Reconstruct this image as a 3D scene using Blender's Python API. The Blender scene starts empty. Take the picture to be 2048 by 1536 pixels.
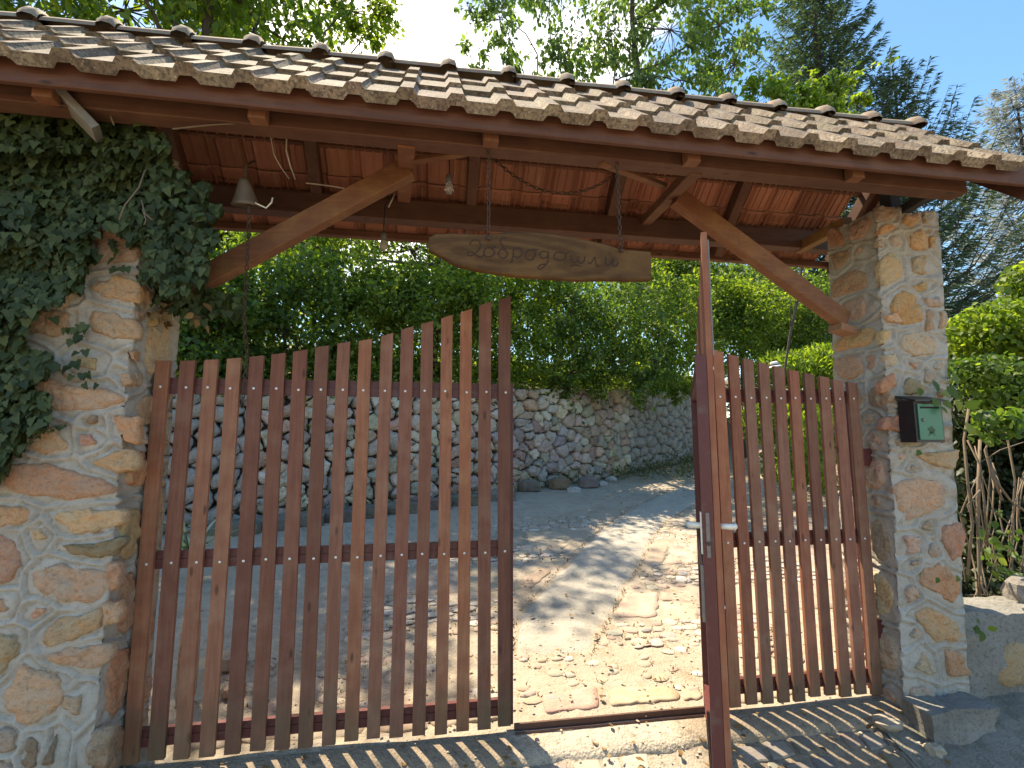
import bpy, math, random
import numpy as np
from mathutils import Vector, Matrix, noise
random.seed(7)
rng = np.random.default_rng(7)
R = math.radians
SC = bpy.context.scene
COL = SC.collection

# ------------------------------------------------------------------ camera
CAM_Z, YAW, PITCH, FOC = 1.55, R(9.4), R(6.75), 1000.0       # FOC in pixels of a 2048 px wide picture
cam_d = bpy.data.cameras.new('camera')
cam = bpy.data.objects.new('camera', cam_d)
COL.objects.link(cam)
cam.location = (0, 0, CAM_Z)
cam.rotation_euler = (R(90) + PITCH, 0, -YAW)
cam_d.sensor_fit = 'HORIZONTAL'
cam_d.sensor_width = 36
cam_d.lens = 36 * FOC / 2048
cam_d.clip_start = 0.02
cam_d.clip_end = 2000
SC.camera = cam

# ------------------------------------------------------------------ sky, sun, exposure
SUN_EL, SUN_H = R(64), Vector((-0.57, 0.82, 0)).normalized()
to_sun = Vector((SUN_H.x * math.cos(SUN_EL), SUN_H.y * math.cos(SUN_EL), math.sin(SUN_EL)))
world = bpy.data.worlds.new('World')
SC.world = world
world.use_nodes = True
wn = world.node_tree
wn.nodes.clear()
w_out = wn.nodes.new('ShaderNodeOutputWorld')
w_bg = wn.nodes.new('ShaderNodeBackground')
w_bg.inputs['Strength'].default_value = 0.15
sky = wn.nodes.new('ShaderNodeTexSky')
sky.sky_type = 'NISHITA'
sky.sun_disc = False
sky.sun_elevation = SUN_EL
sky.sun_rotation = math.atan2(SUN_H.x, SUN_H.y)
sky.air_density = 1.0
sky.dust_density = 0.5
sky.ozone_density = 2.4
w_tc = wn.nodes.new('ShaderNodeTexCoord')
w_map = wn.nodes.new('ShaderNodeMapping')
w_map.inputs['Scale'].default_value = (1.0, 1.0, 1.9)
w_map.inputs['Location'].default_value = (0.37, 0.1, 0.0)
w_ns = wn.nodes.new('ShaderNodeTexNoise')
w_ns.inputs['Scale'].default_value = 2.1
w_ns.inputs['Detail'].default_value = 7
w_ns.inputs['Roughness'].default_value = 0.55
w_rp = wn.nodes.new('ShaderNodeValToRGB')
w_rp.color_ramp.elements[0].position = 0.47
w_rp.color_ramp.elements[1].position = 0.66
w_mx = wn.nodes.new('ShaderNodeMix')
w_mx.data_type = 'RGBA'
w_mx.inputs['B'].default_value = (8.6, 8.8, 9.2, 1)
wn.links.new(w_tc.outputs['Generated'], w_map.inputs['Vector'])
wn.links.new(w_map.outputs['Vector'], w_ns.inputs['Vector'])
w_dot = wn.nodes.new('ShaderNodeVectorMath'); w_dot.operation = 'DOT_PRODUCT'
w_dot.inputs[1].default_value = (0.02, 0.74, 0.67)
wn.links.new(w_tc.outputs['Generated'], w_dot.inputs[0])
w_mr = wn.nodes.new('ShaderNodeMapRange')
w_mr.inputs['From Min'].default_value = 0.80; w_mr.inputs['From Max'].default_value = 1.0
w_mr.inputs['To Min'].default_value = -0.16; w_mr.inputs['To Max'].default_value = 0.14
w_add = wn.nodes.new('ShaderNodeMath'); w_add.operation = 'ADD'
wn.links.new(w_dot.outputs['Value'], w_mr.inputs['Value'])
wn.links.new(w_mr.outputs['Result'], w_add.inputs[0])
wn.links.new(w_ns.outputs['Fac'], w_add.inputs[1])
wn.links.new(w_add.outputs['Value'], w_rp.inputs['Fac'])
wn.links.new(w_rp.outputs['Color'], w_mx.inputs['Factor'])
w_hs = wn.nodes.new('ShaderNodeHueSaturation'); w_hs.inputs['Saturation'].default_value = 1.25
wn.links.new(sky.outputs['Color'], w_hs.inputs['Color'])
wn.links.new(w_hs.outputs['Color'], w_mx.inputs['A'])
wn.links.new(w_mx.outputs['Result'], w_bg.inputs['Color'])
wn.links.new(w_bg.outputs['Background'], w_out.inputs['Surface'])

sun_d = bpy.data.lights.new('sun', 'SUN')
sun_d.energy = 3.9
sun_d.angle = R(0.53)
sun_d.color = (1.0, 0.955, 0.88)
sun = bpy.data.objects.new('sun', sun_d)
COL.objects.link(sun)
sun.rotation_euler = (-to_sun).to_track_quat('-Z', 'Y').to_euler()
sun.location = (-6, 9, 16)

vs = SC.view_settings
vs.view_transform = 'Standard'
vs.look = 'None'
vs.exposure = 1.35
vs.gamma = 1.0
vs.use_curve_mapping = False
vs.use_white_balance = True
vs.white_balance_temperature = 8300
vs.white_balance_tint = 8
SC.cycles.use_denoising = True
SC.cycles.max_bounces = 8
SC.cycles.diffuse_bounces = 5
SC.cycles.transmission_bounces = 5
SC.cycles.transparent_max_bounces = 6
SC.cycles.caustics_reflective = False
SC.cycles.caustics_refractive = False

# ------------------------------------------------------------------ where things stand
_cy, _sy, _cp, _sp = math.cos(YAW), math.sin(YAW), math.cos(PITCH), math.sin(PITCH)
_F = Vector((_sy * _cp, _cy * _cp, _sp))
_Rt = Vector((_cy, -_sy, 0))
_U = _Rt.cross(_F)
O = Vector((0, 0, CAM_Z))
def at(px, py, Y):
    """the point of the vertical plane at distance Y that a measured place of the photograph lies on"""
    d = _F + _Rt * ((px - 1024) / FOC) - _U * ((py - 768) / FOC)
    return O + d * (Y / d.y)
G_DRIVE, G_APRON, Y_GATE = 0.115, 0.33, 2.85
def drive_z(y): return G_DRIVE * (y - Y_GATE)
def street_z(y):
    y = min(y, Y_GATE)
    d = Y_GATE - y
    return -G_APRON * d if d < 0.9 else -G_APRON * 0.9 - 0.12 * (1 - math.exp(-(d - 0.9) * 2.4))
def on_drive(px, py):
    d = _F + _Rt * ((px - 1024) / FOC) - _U * ((py - 768) / FOC)
    n = Vector((0, -G_DRIVE, 1)); c = Vector((0, Y_GATE, 0))
    return O + d * ((c - O).dot(n) / d.dot(n))

# ------------------------------------------------------------------ materials
MATS = {}
class N:
    """small helper that builds node materials"""
    def __init__(s, name):
        s.m = bpy.data.materials.new(name); s.m.use_nodes = True
        s.t = s.m.node_tree; s.t.nodes.clear()
        s.out = s.t.nodes.new('ShaderNodeOutputMaterial')
        MATS[name] = s.m
    def n(s, typ, **kw):
        nd = s.t.nodes.new(typ)
        for k, v in kw.items():
            if k in nd.inputs: s.set(nd.inputs[k], v)
            else: setattr(nd, k, v)
        return nd
    def set(s, inp, v):
        if hasattr(v, 'is_output'): s.t.links.new(v, inp)
        else:
            if isinstance(v, tuple) and len(v) == 3 and inp.type == 'RGBA': v = v + (1,)
            inp.default_value = v
    def coord(s, kind='Object'):
        return s.n('ShaderNodeTexCoord').outputs[kind]
    def mapping(s, vec, scale=(1, 1, 1), loc=(0, 0, 0)):
        return s.n('ShaderNodeMapping', Vector=vec, Scale=scale, Location=loc).outputs[0]
    def noise(s, vec, scale, detail=5, rough=0.6, dist=0.0):
        return s.n('ShaderNodeTexNoise', Vector=vec, Scale=scale, Detail=float(detail), Roughness=rough, Distortion=dist).outputs[0]
    def voro(s, vec, scale, out='Distance', feature='F1'):
        return s.n('ShaderNodeTexVoronoi', feature=feature, Vector=vec, Scale=scale).outputs[out]
    def ramp(s, fac, stops):
        r = s.n('ShaderNodeValToRGB', Fac=fac); cr = r.color_ramp
        while len(cr.elements) < len(stops): cr.elements.new(0.5)
        for e, (p, c) in zip(cr.elements, stops):
            e.position = p; e.color = (c, c, c, 1) if not isinstance(c, tuple) else c + (1,)
        return r.outputs[0]
    def mix(s, fac, a, b, mode='MIX'):
        m = s.n('ShaderNodeMix', data_type='RGBA', blend_type=mode)
        s.set(m.inputs[0], fac); s.set(m.inputs[6], a); s.set(m.inputs[7], b)
        return m.outputs[2]
    def math(s, op, a, b=0.0):
        m = s.n('ShaderNodeMath', operation=op); s.set(m.inputs[0], a); s.set(m.inputs[1], b)
        return m.outputs[0]
    def bump(s, h, strength=0.5, dist=0.01):
        return s.n('ShaderNodeBump', Height=h, Strength=strength, Distance=dist).outputs[0]
    def bsdf(s, color, rough=0.8, normal=None, **kw):
        b = s.n('ShaderNodeBsdfPrincipled'); s.set(b.inputs['Base Color'], color); s.set(b.inputs['Roughness'], rough)
        if normal is not None: s.set(b.inputs['Normal'], normal)
        for k, v in kw.items(): s.set(b.inputs[k.replace('_', ' ')], v)
        return b.outputs[0]
    def done(s, shader):
        s.t.links.new(shader, s.out.inputs[0]); return s.m
    def objcol(s): return s.n('ShaderNodeObjectInfo').outputs['Color']
    def objrnd(s): return s.n('ShaderNodeObjectInfo').outputs['Random']
    def shifted(s, scale=(1, 1, 1)):
        """object coordinates moved by the object's own random number, so alike pieces differ"""
        r = s.objrnd()
        v = s.n('ShaderNodeCombineXYZ', X=s.math('MULTIPLY', r, 37.0), Y=s.math('MULTIPLY', r, 91.0), Z=s.math('MULTIPLY', r, 53.0)).outputs[0]
        a = s.n('ShaderNodeVectorMath', operation='ADD'); s.set(a.inputs[0], s.coord()); s.set(a.inputs[1], v)
        return s.mapping(a.outputs[0], scale)

def wood_mat(name, base, dark, axis='Z', worn=(0.36, 0.24, 0.17), worn_amt=0.35, rough=0.72, algae=False):
    k = N(name)
    sc = {'Z': (1, 1, .07), 'X': (.07, 1, 1), 'Y': (1, .07, 1)}[axis]
    v = k.shifted(sc)
    g1 = k.noise(v, 60, 6, .65, .4)
    g2 = k.noise(v, 14, 4, .6, 1.2)
    pat = k.noise(k.shifted(), 7, 4, .6)
    c = k.mix(k.ramp(g1, [(.3, 0.), (.72, 1.)]), dark, base)
    c = k.mix(k.ramp(g2, [(.42, 0.), (.62, .55)]), c, tuple(x * .62 for x in base))
    c = k.mix(k.math('MULTIPLY', k.ramp(pat, [(.45, 0.), (.7, 1.)]), worn_amt), c, worn)
    kn = k.voro(k.shifted({'Z': (1, 1, .35), 'X': (.35, 1, 1), 'Y': (1, .35, 1)}[axis]), 10.)
    c = k.mix(k.ramp(kn, [(.05, .8), (.12, 0.)]), c, tuple(x * .4 for x in dark))
    c = k.mix(1.0, c, k.objcol(), 'MULTIPLY')
    if algae:
        geo = k.n('ShaderNodeNewGeometry').outputs['Position']
        z = k.n('ShaderNodeSeparateXYZ', Vector=geo).outputs[2]
        nz = k.noise(geo, 5, 5, .6)
        zz = k.math('SUBTRACT', k.math('MULTIPLY', nz, .9), z)
        c = k.mix(k.ramp(zz, [(.1, 0.), (.5, .6)]), c, (.085, .085, .045))
    h = k.math('ADD', k.math('MULTIPLY', g1, .6), k.math('MULTIPLY', kn, .25))
    return k.done(k.bsdf(c, rough, k.bump(h, .45, .004)))

wood_mat('slat_wood', (.37, .148, .085), (.205, .076, .045), worn=(.41, .24, .15), worn_amt=.35, algae=True)
wood_mat('beam_wood', (.165, .072, .043), (.078, .036, .023), 'X', worn=(.20, .112, .07))
wood_mat('rafter_wood', (.16, .068, .04), (.08, .035, .022), 'Y', worn=(.21, .12, .065))
wood_mat('brace_wood', (.25, .098, .045), (.14, .056, .027), 'X', worn=(.36, .2, .07))
wood_mat('post_wood', (.28, .11, .055), (.15, .058, .03), 'Z', worn=(.3, .16, .08))
wood_mat('grey_wood', (.24, .22, .20), (.13, .12, .11), 'Z', worn=(.3, .28, .25))
wood_mat('black_wood', (.05, .048, .052), (.025, .025, .027), 'X', worn=(.09, .09, .09))

def sign_mat():
    k = N('sign_wood')
    v = k.shifted((.22, 1, 1.3))
    ring = k.n('ShaderNodeTexWave', wave_type='RINGS', rings_direction='Y', Vector=k.mapping(k.coord(), (.22, 1, 1.1), (.05, 0, .01)), Scale=7.5, Distortion=3.2, Detail=3.0)
    g = k.noise(v, 26, 6, .65, .5)
    pat = k.noise(k.coord(), 3.2, 4, .6)
    c = k.mix(k.ramp(ring.outputs['Fac'], [(.25, 0.), (.8, 1.)]), (.105, .055, .027), (.15, .08, .036))
    c = k.mix(k.ramp(g, [(.4, 0.), (.7, .75)]), c, (.075, .038, .018))
    c = k.mix(k.ramp(pat, [(.5, 0.), (.66, .7)]), c, (.20, .105, .042))
    k.done(k.bsdf(c, .9, k.bump(g, .6, .006), Specular_IOR_Level=.2))
sign_mat()
k = N('carved_letter'); k.done(k.bsdf((.05, .027, .016), .85))

k = N('red_metal')
v = k.coord(); nn = k.noise(v, 22, 5, .6)
c = k.mix(k.ramp(nn, [(.55, 0.), (.72, .8)]), (.115, .026, .024), (.13, .075, .06))
k.done(k.bsdf(c, .5, k.bump(nn, .25, .003)))
k = N('rusty_bar')
nn = k.noise(k.coord(), 24, 5, .65)
k.done(k.bsdf(k.mix(nn, (.075, .03, .022), (.14, .075, .05)), .8, k.bump(nn, .5, .004)))
k = N('steel')
nn = k.noise(k.coord(), 40, 4, .6)
k.done(k.bsdf(k.mix(nn, (.13, .11, .10), (.30, .28, .26)), .6, Metallic=.5))
k = N('screw_head'); k.done(k.bsdf((.75, .74, .72), .38, Metallic=.6))
k = N('dark_iron')
nn = k.noise(k.coord(), 60, 4, .6)
k.done(k.bsdf(k.mix(nn, (.045, .035, .03), (.12, .075, .05)), .65, Metallic=.4))
k = N('bell_metal')
nn = k.noise(k.coord(), 18, 5, .6)
k.done(k.bsdf(k.mix(nn, (.10, .07, .048), (.20, .15, .11)), .55, k.bump(nn, .3, .004), Metallic=.35))
k = N('handle_metal')
nn = k.noise(k.coord(), 30, 4, .6)
k.done(k.bsdf(k.mix(nn, (.70, .66, .55), (.86, .84, .78)), .35))
k = N('white_cable'); k.done(k.bsdf((.72, .66, .55), .5))
k = N('black_cable'); k.done(k.bsdf((.03, .03, .03), .5))
k = N('bulb_glass')
k.done(k.bsdf((.95, .95, .93), .03, Transmission_Weight=.85, IOR=1.45))
k = N('bulb_socket'); k.done(k.bsdf((.10, .09, .085), .5))
k = N('bulb_dusty'); k.done(k.bsdf((.30, .24, .19), .45))
k = N('box_black'); k.done(k.bsdf((.022, .018, .022), .45))
k = N('box_green')
nn = k.noise(k.coord(), 9, 4, .6)
k.done(k.bsdf(k.mix(nn, (.022, .15, .085), (.033, .19, .12)), .33))
k = N('emblem_green'); k.done(k.bsdf((.016, .07, .022), .5))
k = N('slot_black'); k.done(k.bsdf((.004, .004, .004), .8))
k = N('hat_white'); k.done(k.bsdf((.78, .76, .74), .8))
k = N('hat_band'); k.done(k.bsdf((.05, .05, .07), .8))

# clay tiles: weathered outside, clean brick red below
k = N('tile_top')
v = k.shifted(); n1 = k.noise(v, 9, 6, .62); n2 = k.noise(v, 60, 5, .7); n3 = k.voro(v, 38)
c = k.mix(k.ramp(n1, [(.32, 0.), (.66, 1.)]), (.17, .105, .068), (.37, .295, .215))
c = k.mix(k.ramp(n2, [(.45, 0.), (.6, .9)]), c, (.085, .066, .05))
c = k.mix(k.ramp(n3, [(.10, .8), (.2, 0.)]), c, (.42, .39, .32))
c = k.mix(1.0, c, k.objcol(), 'MULTIPLY')
k.done(k.bsdf(c, .88, k.bump(k.math('ADD', n2, n1), .7, .006)))
k = N('tile_under')
v = k.shifted(); n1 = k.noise(v, 12, 5, .6); n2 = k.noise(k.shifted((1, .08, 1)), 42, 4, .6)
c = k.mix(n1, (.37, .145, .092), (.47, .215, .145))
c = k.mix(k.ramp(n2, [(.62, 0.), (.72, .6)]), c, (.60, .40, .32))
c = k.mix(1.0, c, k.objcol(), 'MULTIPLY')
k.done(k.bsdf(c, .85, k.bump(n1, .3, .004)))
k = N('ridge_clay')
v = k.shifted(); n1 = k.noise(v, 9, 6, .62); n2 = k.noise(v, 50, 5, .7)
c = k.mix(k.ramp(n1, [(.3, 0.), (.7, 1.)]), (.30, .17, .115), (.27, .25, .19))
c = k.mix(k.ramp(n2, [(.5, 0.), (.68, .75)]), c, (.16, .14, .10))
c = k.mix(1.0, c, k.objcol(), 'MULTIPLY')
k.done(k.bsdf(c, .9, k.bump(n2, .6, .006)))

# pillar stones and mortar
k = N('pillar_stone')
v = k.shifted(); n1 = k.noise(v, 8, 6, .62, .6); n2 = k.noise(v, 45, 6, .7); n3 = k.noise(v, 17, 5, .6, 1.0)
oc = k.objcol()
c = k.mix(k.ramp(n1, [(.35, 0.), (.7, .85)]), oc, k.mix(1.0, oc, (1.25, .86, .62), 'MULTIPLY'))
c = k.mix(k.ramp(n3, [(.52, 0.), (.7, .5)]), c, k.mix(.4, oc, (.62, .54, .44)))
c = k.mix(k.ramp(n2, [(.3, .6), (.5, 0.)]), c, k.mix(1.0, oc, (.42, .36, .3), 'MULTIPLY'))
k.done(k.bsdf(c, .88, k.bump(k.math('ADD', k.math('MULTIPLY', n2, .8), n3), 1.0, .022)))
k = N('mortar')
v = k.coord(); n1 = k.noise(v, 3, 5, .6); n2 = k.noise(v, 70, 6, .7); n3 = k.noise(v, 13, 5, .65)
c = k.mix(k.ramp(n1, [(.3, 0.), (.7, 1.)]), (.39, .355, .305), (.50, .46, .405))
c = k.mix(k.ramp(n3, [(.48, 0.), (.66, .8)]), c, (.36, .295, .23))
c = k.mix(k.ramp(n2, [(.34, .6), (.46, 0.)]), c, (.24, .22, .19))
k.done(k.bsdf(c, .92, k.bump(k.math('ADD', n2, n3), .7, .008)))
k = N('old_plaster')
v = k.coord(); n1 = k.noise(v, 5, 6, .65); n2 = k.noise(v, 50, 6, .7)
c = k.mix(k.ramp(n1, [(.3, 0.), (.7, 1.)]), (.20, .185, .16), (.33, .31, .28))
c = k.mix(k.ramp(n2, [(.34, .7), (.5, 0.)]), c, (.10, .10, .07))
k.done(k.bsdf(c, .94, k.bump(k.math('ADD', n2, n1), 1.0, .015)))
k = N('wall_stone')
v = k.shifted(); n1 = k.noise(v, 6, 6, .62, .6); n2 = k.noise(v, 30, 6, .7)
oc = k.objcol()
c = k.mix(k.ramp(n1, [(.35, 0.), (.7, .8)]), oc, k.mix(1.0, oc, (.66, .62, .60), 'MULTIPLY'))
c = k.mix(k.ramp(n2, [(.32, .55), (.5, 0.)]), c, k.mix(1.0, oc, (.38, .36, .33), 'MULTIPLY'))
k.done(k.bsdf(c, .9, k.bump(k.math('ADD', n2, n1), .9, .02)))
k = N('wall_core')
v = k.coord(); n1 = k.noise(v, 9, 6, .65)
k.done(k.bsdf(k.mix(n1, (.05, .045, .038), (.15, .135, .115)), .95, k.bump(n1, .8, .03)))

# ground
def ground_mat(name, a, b, dirt, speck, sc=1.0, speck_amt=.6):
    k = N(name)
    v = k.coord('Object'); n1 = k.noise(v, 1.7 * sc, 6, .62); n2 = k.noise(v, 26 * sc, 6, .7); n3 = k.voro(v, 75 * sc); n4 = k.noise(v, 6 * sc, 6, .65)
    c = k.mix(k.ramp(n1, [(.35, 0.), (.66, 1.)]), a, b)
    c = k.mix(k.ramp(n4, [(.5, 0.), (.68, .75)]), c, dirt)
    c = k.mix(k.ramp(n3, [(.08, speck_amt), (.22, 0.)]), c, speck)
    c = k.mix(k.ramp(n2, [(.3, .5), (.5, 0.)]), c, tuple(x * .45 for x in a))
    return k.done(k.bsdf(c, .92, k.bump(k.math('ADD', n2, k.math('MULTIPLY', n3, -.5)), .8, .012)))
ground_mat('street_ground', (.33, .27, .21), (.40, .34, .27), (.26, .20, .14), (.45, .41, .36))
ground_mat('drive_ground', (.385, .315, .24), (.445, .37, .285), (.31, .225, .14), (.54, .49, .42))
ground_mat('track_concrete', (.41, .37, .31), (.47, .43, .365), (.35, .305, .245), (.58, .54, .49), 1.3, .8)
ground_mat('grey_concrete', (.42, .345, .26), (.49, .405, .31), (.31, .26, .2), (.5, .46, .42), 1.2, .6)
ground_mat('garden_soil', (.15, .11, .07), (.2, .16, .09), (.1, .13, .05), (.3, .26, .2))
ground_mat('moss_ground', (.20, .175, .14), (.27, .24, .195), (.085, .085, .04), (.36, .33, .29), 1.4)
def shaded_side_mat(name, lo, hi, ndark, speck):
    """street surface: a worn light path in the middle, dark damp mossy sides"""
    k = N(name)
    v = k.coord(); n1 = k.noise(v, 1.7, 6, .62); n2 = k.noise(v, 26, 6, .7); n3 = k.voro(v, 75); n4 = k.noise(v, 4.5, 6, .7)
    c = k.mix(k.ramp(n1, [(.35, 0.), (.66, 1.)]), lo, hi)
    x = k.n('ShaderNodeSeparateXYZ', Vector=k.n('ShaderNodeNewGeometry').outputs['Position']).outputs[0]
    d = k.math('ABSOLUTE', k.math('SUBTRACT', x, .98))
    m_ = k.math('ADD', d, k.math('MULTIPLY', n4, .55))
    c = k.mix(k.ramp(m_, [(.62, 0.), (.86, .92)]), c, k.mix(n4, ndark, tuple(q * 2.1 for q in ndark)))  # mossy tone plus the gate leaves' shade, painted on both sides
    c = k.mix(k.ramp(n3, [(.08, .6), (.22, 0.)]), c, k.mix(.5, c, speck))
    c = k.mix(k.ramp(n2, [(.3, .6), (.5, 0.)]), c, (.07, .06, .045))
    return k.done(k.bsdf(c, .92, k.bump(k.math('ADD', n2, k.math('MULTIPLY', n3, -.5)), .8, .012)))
shaded_side_mat('street_shade_moss', (.36, .29, .22), (.44, .37, .29), (.165, .122, .083), (.45, .41, .36))
shaded_side_mat('strip_shade_moss', (.46, .385, .30), (.54, .46, .36), (.18, .135, .092), (.5, .46, .4))
k = N('paving_stone')
v = k.shifted(); n1 = k.noise(v, 7, 6, .62); n2 = k.noise(v, 55, 6, .7); n3 = k.noise(v, 20, 5, .6)
oc = k.objcol()
c = k.mix(k.ramp(n1, [(.35, 0.), (.7, .8)]), oc, k.mix(1.0, oc, (.8, .74, .68), 'MULTIPLY'))
c = k.mix(k.ramp(n2, [(.3, .6), (.48, 0.)]), c, k.mix(1.0, oc, (.5, .46, .42), 'MULTIPLY'))
k.done(k.bsdf(c, .85, k.bump(k.math('ADD', n2, n3), .6, .006)))

# leaves
def leaf_mat(name, dark, mid, light, trans=.42, tcol=None, rough=.5):
    k = N(name)
    t = k.n('ShaderNodeAttribute', attribute_name='tint').outputs['Fac']
    c = k.ramp(t, [(0., dark), (.5, mid), (1., light)])
    tc = k.mix(1.0, c, tcol or (1.9, 2.1, .75), 'MULTIPLY')
    d = k.bsdf(c, rough, Specular_IOR_Level=.35)
    tr = k.n('ShaderNodeBsdfTranslucent', Color=tc).outputs[0]
    m = k.n('ShaderNodeMixShader', Fac=trans); k.t.links.new(d, m.inputs[1]); k.t.links.new(tr, m.inputs[2])
    return k.done(m.outputs[0])
leaf_mat('ivy_leaf', (.028, .045, .018), (.048, .074, .028), (.09, .12, .045), .22, rough=.62)
leaf_mat('shrub_dark_leaf', (.04, .08, .025), (.075, .135, .036), (.16, .22, .055), .5, (2.1, 2.2, .75))
leaf_mat('hedge_shade_leaf', (.012, .02, .009), (.022, .036, .013), (.05, .065, .025), .15)  # darkened leaf copy, shade inside the hedge painted into the colour
leaf_mat('shrub_leaf', (.06, .11, .03), (.11, .175, .04), (.22, .27, .06), .55, (2.2, 2.2, .7))
leaf_mat('bright_leaf', (.08, .14, .03), (.13, .2, .04), (.22, .28, .06), .55, (2.2, 2.2, .7))
leaf_mat('tree_leaf', (.06, .11, .03), (.10, .165, .035), (.19, .24, .05), .55, (2.2, 2.2, .7))
leaf_mat('cherry_leaf', (.07, .115, .05), (.105, .165, .06), (.17, .22, .08), .5)
leaf_mat('spruce_leaf', (.045, .075, .062), (.07, .112, .085), (.11, .155, .105), .25)
leaf_mat('cedar_leaf', (.20, .235, .235), (.26, .29, .28), (.33, .35, .33), .3, (1.2, 1.2, 1.1))
leaf_mat('dry_leaf', (.14, .08, .035), (.22, .13, .05), (.33, .22, .09), .2, (1.3, 1.1, .7))
leaf_mat('weed_leaf', (.06, .1, .03), (.12, .13, .05), (.24, .19, .09), .3)
leaf_mat('spiky_leaf', (.05, .09, .05), (.3, .36, .25), (.5, .52, .42), .25)
k = N('bark')
n1 = k.noise(k.mapping(k.coord(), (1, 1, .25)), 20, 6, .65)
k.done(k.bsdf(k.mix(n1, (.035, .027, .022), (.11, .085, .065)), .95, k.bump(n1, .8, .02)))
k = N('pale_stem')
n1 = k.noise(k.mapping(k.coord(), (1, 1, .3)), 25, 5, .6)
k.done(k.bsdf(k.mix(n1, (.12, .085, .06), (.25, .19, .13)), .9, k.bump(n1, .5, .01)))
k = N('red_rock'); n1 = k.noise(k.coord(), 6, 5, .6); k.done(k.bsdf(k.mix(n1, (.22, .1, .07), (.34, .18, .13)), .9))

# ------------------------------------------------------------------ building helpers
WORLD = {}
def wpos(o): return WORLD.get(o.name, Vector((0, 0, 0))) if o else Vector((0, 0, 0))
def tag(o, label=None, cat=None, group=None, kind=None):
    if label: o['label'] = label
    if cat: o['category'] = cat
    if group: o['group'] = group
    if kind: o['kind'] = kind
    return o
def thing(name, loc, label, cat, group=None):
    o = bpy.data.objects.new(name, None); COL.objects.link(o)
    o.empty_display_size = .1
    o.location = loc; WORLD[o.name] = Vector(loc)
    return tag(o, label, cat, group)
def place(name, me, loc, parent=None, rot=(0, 0, 0), scale=(1, 1, 1), color=None):
    o = bpy.data.objects.new(name, me); COL.objects.link(o)
    o.location = Vector(loc) - wpos(parent); o.rotation_euler = rot; o.scale = scale
    WORLD[o.name] = Vector(loc)
    if parent: o.parent = parent
    if color: o.color = tuple(color)[:3] + (1,)
    return o
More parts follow.
